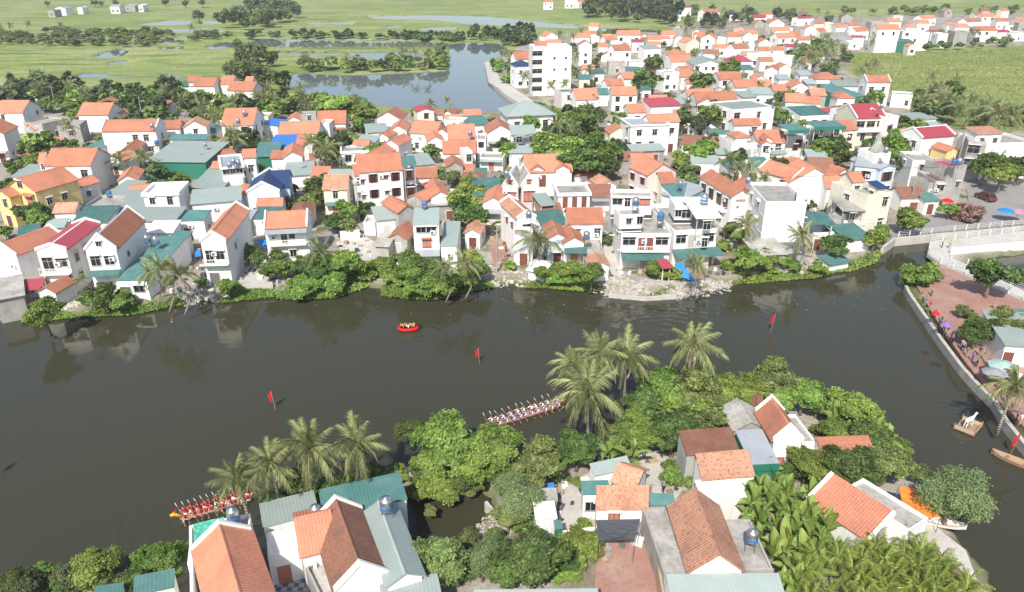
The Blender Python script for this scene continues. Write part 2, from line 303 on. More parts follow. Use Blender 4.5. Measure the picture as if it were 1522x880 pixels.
def ground_mat():
    m = bpy.data.materials.new('ground_soil_and_field'); m.use_nodes = True; t = m.node_tree; L = t.links.new; b = t.nodes['Principled BSDF']
    b.inputs['Roughness'].default_value = 0.9; b.inputs['Specular IOR Level'].default_value = 0.15
    ge = nd(t, 'ShaderNodeNewGeometry'); at = nd(t, 'ShaderNodeAttribute', attribute_name='zone'); sp = nd(t, 'ShaderNodeSeparateColor'); L(at.outputs['Color'], sp.inputs[0])
    def noise(sc, det=4, vec=None, stretch=None):
        n = nd(t, 'ShaderNodeTexNoise'); n.inputs['Scale'].default_value = sc; n.inputs['Detail'].default_value = det; n.inputs['Roughness'].default_value = 0.6
        if stretch:
            mp = nd(t, 'ShaderNodeMapping'); mp.inputs['Scale'].default_value = stretch; mp.inputs['Rotation'].default_value = (0, 0, 0.12); L(ge.outputs['Position'], mp.inputs[0]); L(mp.outputs[0], n.inputs['Vector'])
        else: L(ge.outputs['Position'], n.inputs['Vector'])
        return n.outputs[0]
    def ramp(v, lo, hi):
        r = nd(t, 'ShaderNodeMapRange'); r.inputs[1].default_value = lo; r.inputs[2].default_value = hi; L(v, r.inputs[0]); return r.outputs[0]
    def mix(f, a, c):
        x = nd(t, 'ShaderNodeMix', data_type='RGBA'); L(f, x.inputs[0])
        for i, q in ((6, a), (7, c)):
            if isinstance(q, tuple): x.inputs[i].default_value = (*q, 1)
            else: L(q, x.inputs[i])
        return x.outputs[2]
    big = noise(0.011, 4, stretch=(0.8, 1.5, 1)); mid = noise(0.05, 5, stretch=(0.8, 1.6, 1)); fin = noise(0.45, 5); grit = noise(2.2, 4)
    fld = mix(ramp(big, 0.38, 0.62), (0.215,0.275,0.075), (0.36,0.375,0.15))
    fld = mix(ramp(mid, 0.50, 0.64), fld, (0.175,0.24,0.06))
    fld = mix(ramp(noise(0.02, 6, stretch=(0.5, 2.2, 1)), 0.56, 0.66), fld, (0.42,0.375,0.22))
    fld = mix(ramp(noise(0.035, 3, stretch=(0.35, 3.0, 1)), 0.57, 0.64), fld, (0.12,0.17,0.045))
    fld = mix(ramp(noise(0.016, 3, stretch=(1.2, 1.2, 1)), 0.60, 0.68), fld, (0.25,0.34,0.07))
    fld = mix(ramp(fin, 0.42, 0.72), fld, (0.165,0.21,0.06))
    vg = mix(ramp(noise(0.12, 4), 0.42, 0.62), (0.40,0.365,0.315), (0.25,0.20,0.145))
    vg = mix(ramp(noise(0.2, 5), 0.55, 0.66), vg, (0.10,0.14,0.04))
    vg = mix(ramp(grit, 0.5, 0.8), vg, (0.16,0.135,0.105))
    c = mix(sp.outputs[0], fld, vg)
    c = mix(ramp(sp.outputs[1], 0.55, 0.95), c, mix(ramp(fin, 0.4, 0.6), (0.20,0.165,0.12), (0.11,0.15,0.045)))
    L(c, b.inputs['Base Color'])
    bp = nd(t, 'ShaderNodeBump'); bp.inputs['Strength'].default_value = 0.8; bp.inputs['Distance'].default_value = 0.35; L(fin, bp.inputs['Height']); L(bp.outputs[0], b.inputs['Normal'])
    return m
gme = make_ground(); gme.materials.append(ground_mat())
structure(link(bpy.data.objects.new('ground', gme)))
def water_mat():
    m = bpy.data.materials.new('river_water'); m.use_nodes = True; t = m.node_tree; L = t.links.new; b = t.nodes['Principled BSDF']
    ge = nd(t, 'ShaderNodeNewGeometry')
    n0 = nd(t, 'ShaderNodeTexNoise'); n0.inputs['Scale'].default_value = 0.03; n0.inputs['Detail'].default_value = 3; L(ge.outputs['Position'], n0.inputs['Vector'])
    mx = nd(t, 'ShaderNodeMix', data_type='RGBA'); mx.inputs[6].default_value = (0.042,0.041,0.025,1); mx.inputs[7].default_value = (0.053,0.050,0.029,1); L(n0.outputs[0], mx.inputs[0])
    s0 = nd(t, 'ShaderNodeSeparateXYZ'); L(ge.outputs['Position'], s0.inputs[0]); r0 = nd(t, 'ShaderNodeMapRange'); r0.inputs[1].default_value = 175; r0.inputs[2].default_value = 215; L(s0.outputs[1], r0.inputs[0])   # bright sky reflection painted into the base colour of lake and flooded fields
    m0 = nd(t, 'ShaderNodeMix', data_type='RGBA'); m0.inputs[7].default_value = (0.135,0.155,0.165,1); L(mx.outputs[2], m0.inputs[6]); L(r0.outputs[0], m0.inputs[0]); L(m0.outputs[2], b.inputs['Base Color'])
    b.inputs['Roughness'].default_value = 0.02; b.inputs['IOR'].default_value = 1.333; b.inputs['Specular IOR Level'].default_value = 0.5
    mp = nd(t, 'ShaderNodeMapping'); mp.inputs['Scale'].default_value = (0.55, 1.5, 1); mp.inputs['Rotation'].default_value = (0, 0, 0.25); L(ge.outputs['Position'], mp.inputs[0])
    n1 = nd(t, 'ShaderNodeTexNoise'); n1.inputs['Scale'].default_value = 1.1; n1.inputs['Detail'].default_value = 3; L(mp.outputs[0], n1.inputs['Vector'])
    n2 = nd(t, 'ShaderNodeTexNoise'); n2.inputs['Scale'].default_value = 0.045; n2.inputs['Detail'].default_value = 2; L(ge.outputs['Position'], n2.inputs['Vector'])
    r = nd(t, 'ShaderNodeMapRange'); r.inputs[1].default_value = 0.42; r.inputs[2].default_value = 0.68; r.inputs[3].default_value = 0.05; L(n2.outputs[0], r.inputs[0])
    mu = nd(t, 'ShaderNodeMath', operation='MULTIPLY'); L(n1.outputs[0], mu.inputs[0]); L(r.outputs[0], mu.inputs[1])
    sy = nd(t, 'ShaderNodeSeparateXYZ'); L(ge.outputs['Position'], sy.inputs[0]); ry = nd(t, 'ShaderNodeMapRange'); ry.inputs[1].default_value = 130; ry.inputs[2].default_value = 190; ry.inputs[3].default_value = 1; ry.inputs[4].default_value = .12; L(sy.outputs[1], ry.inputs[0]); m9 = nd(t, 'ShaderNodeMath', operation='MULTIPLY'); L(mu.outputs[0], m9.inputs[0]); L(ry.outputs[0], m9.inputs[1]); h = m9.outputs[0]
    for (cx, cy, R, lam, amp) in ((905,590,34,2.1,.55),(1000,520,30,1.7,.4),(300,765,16,1.3,.4),(607,488,13,1.1,.35),(1438,630,10,1.0,.4)):
        q = P(cx, cy, 0); vd = nd(t, 'ShaderNodeVectorMath', operation='DISTANCE'); vd.inputs[1].default_value = (q.x, q.y, 0)
        nz = nd(t, 'ShaderNodeTexNoise'); nz.inputs['Scale'].default_value = .16; L(ge.outputs['Position'], nz.inputs['Vector']); L(ge.outputs['Position'], vd.inputs[0])
        a1 = nd(t, 'ShaderNodeMath', operation='MULTIPLY_ADD'); a1.inputs[1].default_value = 5.0; L(nz.outputs[0], a1.inputs[0]); L(vd.outputs['Value'], a1.inputs[2])
        a2 = nd(t, 'ShaderNodeMath', operation='MULTIPLY'); a2.inputs[1].default_value = 6.283/lam; L(a1.outputs[0], a2.inputs[0]); a3 = nd(t, 'ShaderNodeMath', operation='SINE'); L(a2.outputs[0], a3.inputs[0])
        f1 = nd(t, 'ShaderNodeMapRange'); f1.inputs[1].default_value = 1; f1.inputs[2].default_value = R; f1.inputs[3].default_value = amp; f1.inputs[4].default_value = 0; L(vd.outputs['Value'], f1.inputs[0])
        a4 = nd(t, 'ShaderNodeMath', operation='MULTIPLY'); L(a3.outputs[0], a4.inputs[0]); L(f1.outputs[0], a4.inputs[1]); a5 = nd(t, 'ShaderNodeMath', operation='ADD'); L(h, a5.inputs[0]); L(a4.outputs[0], a5.inputs[1]); h = a5.outputs[0]
    bp = nd(t, 'ShaderNodeBump'); bp.inputs['Strength'].default_value = 1.0; bp.inputs['Distance'].default_value = 0.032; L(h, bp.inputs['Height']); L(bp.outputs[0], b.inputs['Normal'])
    return m
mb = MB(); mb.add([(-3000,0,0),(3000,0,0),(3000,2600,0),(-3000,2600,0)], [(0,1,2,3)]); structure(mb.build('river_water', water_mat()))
def sheet(name, pp, z, m, parent=None, struct=True):
    """flat paving laid on the ground, with a real edge"""
    ps = [P(x, y, z) for x, y in pp]; n = len(ps)
    mb = MB(); tri = tessellate_polygon([ps])
    mb.add([tuple(p) for p in ps]+[(p.x, p.y, z-0.6) for p in ps], [tuple(t) for t in tri]+[(i, i+n, (i+1) % n+n, (i+1) % n) for i in range(n)])
    o = mb.build(name, m, parent)
    me = o.data
    for p in me.polygons:
        if abs(p.normal.z) > 0.5 and p.normal.z < 0: p.flip()
    return structure(o) if struct else o
def wall_line(name, pp, z0, z1, th, m, closed=False, parent=None, zp=None):
    ps = [P(x, y, z1 if zp is None else zp) for x, y in pp]
    mb = MB(); n = len(ps); L_ = []; R_ = []
    for i, p in enumerate(ps):
        a = ps[max(i-1, 0)]; c = ps[min(i+1, n-1)]; d = (c-a); d = Vector((d.x, d.y, 0)).normalized(); w = Vector((-d.y, d.x, 0))*(th/2)
        L_.append(p+w); R_.append(p-w)
    vs = []
    for i in range(n):
        for q in (L_[i], R_[i]): vs += [(q.x, q.y, z0), (q.x, q.y, z1)]
    fs = []
    for i in range(n-1):
        a, b2 = i*4, i*4+4
        fs += [(a+1, b2+1, b2+3, a+3), (a, a+1, a+3-2, a) if False else (a, b2, b2+1, a+1), (a+2, a+3, b2+3, b2+2)]
    fs += [(0,1,3,2), ((n-1)*4, (n-1)*4+2, (n-1)*4+3, (n-1)*4+1)]
    mb.add(vs, fs); return mb.build(name, m, parent)
# ------------------------------------------------------------------ house kit
WC = {}
def win_mesh(w, h, st):
    k = (round(w, 1), round(h, 1), st)
    if k in WC: return WC[k]
    w, h = k[0], k[1]; a, b = w/2, h/2; f = MB(); t = 0.07
    f.box(-a-t, a+t, -0.09, 0.02, b, b+t); f.box(-a-t, -a, -0.09, 0.02, -b, b); f.box(a, a+t, -0.09, 0.02, -b, b); f.box(-a-t-0.04, a+t+0.04, -0.13, 0.02, -b-t-0.02, -b)
    f.box(-0.025, 0.025, -0.055, 0.02, -b, b)
    f.cur = 1; f.box(-a-.22, a+.22, -.42, .02, b+.2, b+.28); f.cur = 0
    if h > 1.2: f.box(-a, -0.025, -0.05, 0.02, b*0.42, b*0.42+0.045); f.box(0.025, a, -0.05, 0.02, b*0.42, b*0.42+0.045)
    g = MB(); g.box(-a, a, -0.03, 0.01, -b, b)
    WC[k] = (f.mesh('window', [M['brown'] if st in 'bs' else M['frame'], M['trim']]), g.mesh('pane', M['salmon'] if st == 's' else M['brown'] if st == 'b' and False else M['glass']))
    if st == 'b':
        s = MB(); s.box(-a-0.62*a, -a-0.02, -0.07, -0.02, -b, b); q = MB(); q.box(a+0.02, a+0.62*a, -0.07, -0.02, -b, b)
        WC[k] = WC[k]+(s.mesh('shutter', M['brown']), q.mesh('shutter', M['brown']))
    return WC[k]
def window(root, side, u, z, w, h, st, a, b, far=False):
    me = win_mesh(w, h, st)
    loc, rz = {'f': ((u, -b, z), 0), 'r': ((a, u, z), math.pi/2), 'l': ((-a, u, z), -math.pi/2)}[side]
    o = inst('window', me[0], root, loc, (0, 0, rz)); inst('pane', me[1], o)
    if not far:
        for s in me[2:]: inst('shutter', s, o)
def door(root, side, u, w, h, a, b, m='brown', z0=0.0):
    k = ('door', round(w, 1), round(h, 1), m)
    if k not in WC:
        w, h = k[1], k[2]; f = MB(); f.box(-w/2, w/2, -0.06, 0.02, 0.05, h); f.cur = 1
        f.box(-w/2-0.1, -w/2, -0.1, 0.02, 0, h+0.1); f.box(w/2, w/2+0.1, -0.1, 0.02, 0, h+0.1); f.box(-w/2, w/2, -0.1, 0.02, h, h+0.1)
        WC[k] = f.mesh('door', [M.get(m, M['brown']), M['trim']])
    loc, rz = {'f': ((u, -b, z0), 0), 'r': ((a, u, z0), math.pi/2), 'l': ((-a, u, z0), -math.pi/2)}[side]
    inst('door', WC[k], root, loc, (0, 0, rz))
WNAME = {'w':'white','k':'cream','y':'yellow','p':'pinkish','c':'bare cement','b':'pale blue','n':'pale cyan','g':'green sheet','t':'tan'}
RNAME = {'o':'orange tiled','a':'pale orange tiled','b':'weathered brown tiled','m':'maroon','g':'teal sheet','y':'pale sheet','e':'grey sheet','u':'bright blue','n':'navy','r':'rusty sheet','w':'white sheet','c':'concrete'}
TNAME = {'P':'pitched','G':'gable','H':'hip','S':'lean-to','F':'flat'}
FOOT = []
def house(x0, y0, x1, y1, h, d, rt, wc, rc, **k):
    """front wall's eave line in the picture (x0,y0)-(x1,y1) at height h over the ground; d = depth in metres, or (over 40) the picture row of the far eave; d < 0: the line is the far wall"""
    gz = k.get('gz', GZ); h += rnd.uniform(-0.03, 0.03)
    p0, p1 = P(x0, y0, gz+h), P(x1, y1, gz+h); u = p1-p0; wd = u.length; u.normalize(); n = Vector((-u.y, u.x, 0))
    if n.y < 0: n = -n
    row = d > 40
    if d > 40:
        m0 = (p0+p1)/2; lo, hi = 0.5, 60.0
        for _ in range(40):
            c = (lo+hi)/2
            if proj(m0+n*c+Vector((0, 0, (k.get('r', max(0.25, min(1.2, c*0.14))) if rt == 'S' else 0))))[1] > d: lo = c
            else: hi = c
        d = lo
    if d < 0: d = -d; p0 = p0-n*d; p1 = p1-n*d
    c = (p0+p1)/2+n*(d/2); a, b = wd/2, d/2
    far = c.y > 215; vfar = c.y > 330
    fl = max(1, int((h+0.5)/3.0))
    metal = rc in 'gyeurwm'
    nm = k.get('name') or (('shed' if metal else 'cottage') if fl == 1 else 'house')
    root = empty(nm, (c.x, c.y, gz), math.atan2(u.y, u.x))
    FOOT.append((c.x, c.y, max(a, b)+0.6, a, b, math.atan2(u.y, u.x)))
    o = k.get('o', 0.12 if vfar else 0.08 if (row and rt == 'S') else 0.3); th = 0.14; B = (h-2.5 if nm == 'roof_room' else h-3.3) if nm in ('roof_room', 'roof_storey', 'canopy', 'tower_room') else -1.2
    wm = WALL[wc]; q = random.Random(int(x0*13+y0*7))
    w = MB()
    if rt in 'PG':
        r = k.get('r', (b if rt == 'P' else a)*(0.28 if metal else 0.56)); r = max(0.35, min(r, 3.2))
        hw = b if rt == 'P' else a; hl = a if rt == 'P' else b; ax = 0 if rt == 'P' else 1; s = r/hw
        w.prism([(-hw, B), (hw, B), (hw, h), (0, h+r), (-hw, h)] if ax else [(-hw, B), (-hw, h), (0, h+r), (hw, h), (hw, B)], -hl, hl, ax)
        w.build('wall', wm, root)
        R = MB(); e = hw+o; z = h-o*s+0.02
        pr = [(-e, z), (-e, z+th), (0, h+r+th+0.02), (e, z+th), (e, z), (0, h+r+0.02)]
        lap = -0.02 if k.get('cop') else o*0.8
        R.prism(pr if ax else pr[::-1], -hl-lap, hl+lap, ax); ro = R.build('roof', ROOF[rc][ax], root)
        if not far:
            C = MB(); cw = 0.16; C.prism([(-cw, h+r+th-cw*s+0.05), (0, h+r+th+0.09), (cw, h+r+th-cw*s+0.05), (0, h+r+th-0.0)], -hl-lap-0.02, hl+lap+0.02, ax)
            C.build('ridge_cap', M['trim'] if k.get('cop') and q.random() < .3 else ROOF[rc][ax], ro)
        if k.get('cop'):
            for sg in (-1, 1):
                C = MB(); e2 = hw+0.15; z2 = h-0.15*s
                C.prism([(-e2, z2), (-e2, z2+0.45), (0, h+r+0.5), (e2, z2+0.45), (e2, z2), (0, h+r+0.02)][::(1 if ax else -1)], sg*hl-0.14, sg*hl+0.14, ax); C.build('gable_coping', M['trim'], root)
    elif rt == 'H':
        w.box(-a, a, -b, b, B, h); w.build('wall', wm, root)
        r = k.get('r', min(a, b)*0.55); e = min(a, b)*0.98; X = a+o; Y = b+o; z = h-0.02
        vs = [(-X,-Y,z),(X,-Y,z),(X,Y,z),(-X,Y,z),(-X,-Y,z+th),(X,-Y,z+th),(X,Y,z+th),(-X,Y,z+th)]
        rx = max(0.05, a-e) if a >= b else 0.05; ry = 0.05 if a >= b else max(0.05, b-e)
        if a >= b: vs += [(-rx,0,h+r),(rx,0,h+r)]; fs = [(4,5,9,8),(6,7,8,9),(5,6,9),(7,4,8)]
        else: vs += [(0,-ry,h+r),(0,ry,h+r)]; fs = [(4,5,8),(6,7,9),(5,6,9,8),(7,4,8,9)]
        R = MB(); R.add(vs, fs+[(0,3,2,1),(0,1,5,4),(1,2,6,5),(2,3,7,6),(3,0,4,7)]); R.build('roof', ROOF[rc][0], root)
    elif rt == 'S':
        r = k.get('r', max(0.25, min(1.2, d*0.14))); s = r/d
        if k.get('open'):
            for (px_, py_) in ((-a+.1,-b+.1),(a-.1,-b+.1),(-a+.1,b-.1),(a-.1,b-.1)):
                w = MB(); w.box(px_-.08, px_+.08, py_-.08, py_+.08, B, h+(py_+b)*s); w.build('post', M['frame'], root)
        else:
            w.prism([(-b, B), (-b, h), (b, h+r), (b, B)], -a, a, 0); w.build('wall', wm, root)
        R = MB(); e = b+o*1.4; R.prism([(-e, h-o*1.4*s+.02), (-e, h-o*1.4*s+.02+th*.7), (e, h+r+o*1.4*s+.02+th*.7), (e, h+r+o*1.4*s+.02)], -a-o, a+o, 0)
        R.build('roof', ROOF[rc][0], root)
        if k.get('cop'):
            for sg in (-1, 1):
                C = MB(); C.prism([(-b-.1, h-.1), (-b-.1, h+.3), (b+.05, h+r+.35), (b+.05, h+r-.1)], sg*(a+o)-.16, sg*(a+o)+.16, 0); C.build('gable_coping', M['trim'], root)
        if k.get('fas'):
            C = MB(); C.box(-a-o, a+o, -e-0.06, -e-0.01, h-0.7, h+0.12); C.build('fascia', WALL['g'], root)
    else:
        ph = k.get('ph', 0.55); tt = 0.16
        w.box(-a, a, -b, b, B, h-ph-0.06); w.build('wall', wm, root)
        R = MB(); R.box(-a+.003, a-.003, -b+.003, b-.003, h-ph-0.06, h-ph); R.build('roof', ROOF[rc][0], root)
        Pm = MB(); z0, z1 = h-ph-0.055, h
        ov = k.get('ov', 0.0)+0.004
        for (xa, xb, ya, yb) in ((-a-ov, a+ov, -b-ov, -b+tt), (-a-ov, a+ov, b-tt, b+ov), (-a-ov, -a+tt, -b+tt, b-tt), (a-tt, a+ov, -b+tt, b-tt)): Pm.box(xa, xb, ya, yb, z0, z1)
        Pm.build('parapet', k.get('pm') or wm, root)
        if not far:
            for zf in range(1, fl):
                C = MB(); C.box(-a-.05, a+.05, -b-.06, -b+.05, zf*3.1-.1, zf*3.1+.06); C.build('floor_band', M['trim'] if wc != 'c' else wm, root)
    st = k.get('st', q.choice('ddddb'))
    if k.get('win', True) is True and wc != 'g' and h >= 2.9:
        fl_h = h/fl; cols = max(1, int(wd/(4.0 if vfar else 3.0)))
        for f in range(fl):
            for ci in range(cols):
                if q.random() < (0.45 if vfar else 0.2): continue
                uu = -a+wd*(ci+0.5)/cols+q.uniform(-.2, .2)
                if f == 0 and ci == cols//2 and not far: door(root, 'f', uu, 1.3, 2.2, a, b, q.choice(['brown', 'brown', 'frame', 'salmon'])); continue
                ww = q.choice([0.9, 1.2, 1.4]); ww = min(ww, wd/cols*0.55)
                window(root, 'f', uu, f*fl_h+1.65, ww, q.choice([1.2, 1.4, 1.5]), st, a, b, far)
        sd = 'l' if c.x > 0 else 'r'; sc = max(1, int(d/4.5))
        for f in range(fl):
            for ci in range(sc):
                if q.random() < (0.75 if vfar else 0.5): continue
                window(root, sd, -b+d*(ci+.5)/sc, f*fl_h+1.65, 0.9, 1.1, st, a, b, True)
    elif isinstance(k.get('win'), list):
        for it in k['win']: 
            sd, fx, z, ww, hh, s2 = it; window(root, sd, (-a+fx*wd) if sd == 'f' else (-b+fx*d), z, ww, hh, s2, a, b)
    for it in k.get('doors', []):
        sd, fx, ww, hh, mm = it[:5]; door(root, sd, (-a+fx*wd) if sd == 'f' else (-b+fx*d), ww, hh, a, b, mm, it[5] if len(it) > 5 else 0)
    for it in k.get('awn', []):          # (x from, x to, height, depth, material)
        f0, f1, z, dd, mm = it; A = MB(); xa, xb = -a+f0*wd, -a+f1*wd
        A.prism([(-b-dd, z-0.25*dd), (-b-dd, z-0.25*dd+.06), (-b+.02, z+.06), (-b+.02, z)], xa, xb, 0); A.build('awning', ROOF[mm][0], root)
    for it in k.get('balc', []):
        f0, f1, z, dd = it; xa, xb = -a+f0*wd, -a+f1*wd; A = MB(); A.box(xa, xb, -b-dd, -b+.01, z-.12, z); A.build('balcony_slab', M['trim'], root)
        A = MB(); A.box(xa, xb, -b-dd, -b-dd+.07, z+.85, z+.95); A.box(xa, xa+.07, -b-dd+.07, -b, z+.85, z+.95); A.box(xb-.07, xb, -b-dd+.07, -b, z+.85, z+.95)
        nb = max(3, int((xb-xa)/.45))
        for i in range(nb+1):
            xx = xa+.01+(xb-xa-.08)*i/nb; A.box(xx, xx+.06, -b-dd+.005, -b-dd+.065, z, z+.85)
        A.build('balcony_railing', M['trim'], root)
    if not far and not vfar and 'win' not in k and rt in 'PGF' and wc != 'g' and q.random() < 0.5 and wd > 4:
        A = MB(); A.prism([(-b-1.3, 2.45), (-b-1.3, 2.51), (-b+.02, 2.86), (-b+.02, 2.8)], -a+.2, a-.2, 0); A.build('awning', ROOF[q.choice('ggyoe')][0], root)
    if not far and wc != 'g' and not k.get('open') and h > 3 and q.random() < .5:
        if 'ac' not in WC:
            A = MB(); A.box(-.42,.42,-.36,.01,0,.58); A.cur = 1; A.lathe([(.2,-.0),(.2,.01)], 10, 0, 0) if False else A.box(-.3,.12,-.372,-.36,.08,.5); WC['ac'] = A.mesh('air_conditioner', [M['trim'], M['iron']])
        inst('air_conditioner', WC['ac'], root, (q.uniform(-a*.7, a*.7), -b, max(2.2, h-q.uniform(1.4, 2.6))))
    st_w = {1:'one-storey',2:'two-storey',3:'three-storey'}.get(fl, 'tall')
    if k.get('lab'): tag(root, k['lab'], k.get('cat', 'house' if nm == 'cottage' else nm), k.get('group'))
    else:
        ds = (f"{WNAME[wc]} {st_w} house with {RNAME[rc]} {TNAME[rt]} roof" if nm in ('house', 'cottage') else f"{RNAME[rc]} {TNAME[rt]}-roofed shed")
        if rt == 'F' and nm in ('house', 'cottage'): ds = f"{WNAME[wc]} {st_w} flat-roofed house"
        auto(root, ds, 'house' if nm == 'cottage' else nm, 'houses and sheds of the village', at=Vector((c.x, c.y, gz+h)))
    root['_h'] = h; root['_a'] = a; root['_b'] = b
    return root
TANKM = {}
def tank(px, py, z, r=0.55, hh=1.3, st='s', lab=None):
    """steel drum on four legs; (px,py) = its middle, z = height of what it stands on"""
    if st not in TANKM:
        t = MB(); t.lathe([(0.05,1.02),(0.5,1.03),(0.55,1.08),(0.55,1.75),(0.56,1.78),(0.55,1.82),(0.55,2.1),(0.45,2.25),(0.18,2.36),(0.15,2.42),(0.03,2.43)], 16)
        bd = MB(); bd.lathe([(0.557,1.22),(0.565,1.22),(0.565,1.5),(0.557,1.5)], 16)
        lg = MB(); lg.box(-.03,.03,-.03,.03,0,1.05)
        rg = MB(); rg.box(-.45,.45,-.45,-.39,.98,1.03); rg.box(-.45,.45,.39,.45,.98,1.03); rg.box(-.45,-.39,-.39,.39,.98,1.03); rg.box(.39,.45,-.39,.39,.98,1.03)
        TANKM[st] = (t.mesh('drum', M['steel'] if st == 's' else M['bluepl'], True), bd.mesh('drum_band', M['bluepl'] if st == 's' else M['steel']), lg.mesh('leg', M['iron']), rg.mesh('stand_frame', M['iron']))
    g = TANKM[st]; r *= .78; s = r/0.55; l = P(px, py, z+1.6*s); root = empty('water_tank', (l.x, l.y, z), rnd.uniform(0, 1.5)); root.scale = (s, s, s)
    inst('drum', g[0], root); inst('drum_band', g[1], root); inst('stand_frame', g[3], root)
    for x, y in ((-.42,-.42),(.42,-.42),(.42,.42),(-.42,.42)): inst('leg', g[2], root, (x, y, 0))
    if lab: tag(root, lab, 'water tank', 'rooftop water tanks')
    else: auto(root, ('steel' if st == 's' else 'blue')+' water tank on a stand up on a roof', 'water tank', 'rooftop water tanks')
    return root
# ------------------------------------------------------------------ far bank, west end
house(-8,167,33,167,6,9,'P','w','o'); house(-42,201,5,199,7,9,'G','w','o',lab='white two-storey house cut by the picture edge above the yellow villa')
house(151,195,231,194,7,7,'P','w','o',win=[('f',.6,5.2,1.2,1.5,'d'),('f',.8,5.2,1.2,1.5,'d'),('f',.63,2.2,1.2,1.5,'d'),('f',.85,2.2,1.2,1.5,'d'),('f',.45,3.6,.7,.9,'d'),('r',.5,5,1.2,1.4,'d')],lab='long white house with narrow orange roof and four dark windows at one end',cop=1)
house(66,246,134,245.5,6.5,9,'P','w','o',win=[('f',.25,4.6,1.3,1.6,'d'),('f',.83,4.6,1.3,1.6,'d')],lab='big white house with broad orange roof and two upper windows beside yellow villa')
house(58,241,66,240.5,5.5,5,'P','w','o',lab='narrow orange-roofed side wing touching the broad white house by the yellow villa')
house(116,170.5,160,170.5,5,9,'P','w','o',win=[]); house(139,156,157,156,5,8,'G','w','o'); house(165,170,178,170,4,5,'G','w','o')
house(84,187,118,185.5,5,7,'F','c','c',win=[('f',.55,2.8,1.1,1.3,'d'),('f',.5,4.2,.5,.5,'d'),('r',.4,2.6,1.2,1.2,'d')],lab='bare cement box house with one window below the marsh trees')
house(38,191,51,194,3,6,'G','c','o'); house(34,181,62,184,5,8,'F','c','c'); house(132,217,152,219,3.2,5,'S','w','g')
house(12,278,52,285,7,9,'G','y','o',st='s',win=[('f',.5,8,1.3,1.3,'d'),('f',.3,4.8,1.6,1.9,'s'),('f',.72,4.8,1.4,1.9,'s'),('r',.25,4.5,1,1.3,'d'),('r',.6,4.5,1,1.3,'d')],doors=[('f',.35,1.8,2.4,'salmon')],awn=[(.55,.95,6.4,1.0,'o')],balc=[(.05,.55,3.3,1.3)],lab='yellow villa with arched balcony and orange gable roof',name='villa')
house(-6,290,14,293,6,6,'G','y','o'); house(91,278,110,281,3.5,6,'G','w','o'); house(175,269,204,267,3.5,8,'G','w','o'); house(158,237,180,239,3.5,5,'G','w','o'); house(178,226,201,225,4,9,'G','c','o')
house(218,240,305,241,4,14,'S','g','y',win=[],lab='wide shed with pale sheet roof and dark green front below orange houses')
house(193,288,236,285,3.5,4,'P','w','o'); house(212,287,264,285,6.5,7,'F','w','w',ov=.3,lab='white two-storey flat-roofed house with overhanging parapet beside pale sheds'); house(157,290,186,292,3,7,'S','w','y')
house(-14,374,24,380,4.5,9,'G','w','o',cop=1,win=[],lab='white walled house with small orange roof at the picture edge by grey old shed'); house(28,357,57,353,3.6,5,'S','w','g')
house(-8,446,34,438,2.8,6.5,'S','c','c',r=.6,win=[],lab='old grey lean-to with mossy fibre roof at the river corner')
house(53.7,372,98,371,7.3,333,'G','w','m',r=.7,cop=1,win=[('f',.28,5,1.5,2.1,'d'),('f',.74,5.2,1.6,1.3,'d'),('f',.85,2.9,.8,.6,'d'),('r',.2,5.2,1,1.3,'d'),('r',.45,5.2,1,1.3,'d'),('r',.2,2.2,1,1.2,'d'),('r',.5,2.2,1,1.2,'d')],doors=[('f',.4,1.6,2.1,'iron')],balc=[(0,1,3.6,.9)],lab='narrow riverside house with maroon roof between white copings and a balcony')
house(126.5,371,172,369,7.4,327,'G','w','o',cop=1,r=2.2,win=[('f',.25,5.5,1.3,1.5,'d'),('f',.7,5.5,1.3,1.4,'d'),('f',.48,8.2,.7,.7,'d'),('r',.3,5,.8,.8,'d')],doors=[('f',.35,2.4,2.0,'iron')],awn=[(0,1,3.9,1.6,'g')],lab='white riverside house with steep orange gable and teal awning')
house(173,417,218,417.5,3,352,'S','w','g',r=1.4,doors=[('f',.25,1.6,2,'iron')],win=[('f',.7,1.7,1.6,1,'d')],lab='long teal lean-to running back beside the steep white gable house')
house(80,316,111,315,4,4,'P','w','a'); house(109,330,158,329,3.5,6,'S','w','g'); house(68,339,94,337,3,3,'S','w','y'); house(118,309,178,309,4,8,'F','c','c'); house(180,316,217,313,3.5,10,'S','w','y'); house(198,328,259,328,4,5,'S','w','y')
house(58,433,82,435,2.6,4,'G','w','o',win=[]); house(30,431,57,429,2.4,2.5,'S','w','m',open=1)
house(329,186,375.5,185.5,6,12,'P','w','o'); house(398,219,438,219,3.5,8,'S','w','u',lab='shed with bright blue sheet roof among orange houses'); house(378,233,411,232,3.5,9,'S','g','g')
house(421,234,449,232.5,5,9,'G','n','o'); house(403,235,425,235,4.5,4,'P','n','o'); house(450,218,473,216,4,8,'G','w','o'); house(441,213,458,213,4,5,'P','w','o'); house(415,199,473,198,4,8,'P','w','o'); house(474,184,489,184,5,6,'F','w','w'); house(427,179,446,178.5,4,7,'G','w','o'); house(472,184,513,183,4,9,'P','w','o')
house(329,249,361,246,7,230,'F','n','e',ph=.3,ov=.35,st='d',win=[('f',.2,6,1.4,.9,'d'),('f',.5,6,1.4,.9,'d'),('f',.8,6,1.4,.9,'d'),('r',.3,5.4,.9,1.1,'d'),('r',.6,2.5,.9,1.1,'d')],lab='pale cyan tall house with grey terrace roof and steel drums')
house(362,234,379,233,8.2,4,'P','w','o'); house(367,286,415,284,5.5,10,'G','b','n',cop=1,lab='pale blue gabled house with navy tiled roof'); house(404,279,430,277.5,5,8,'P','b','n',lab='navy-roofed side wing of tiles adjoining the pale blue gabled house')
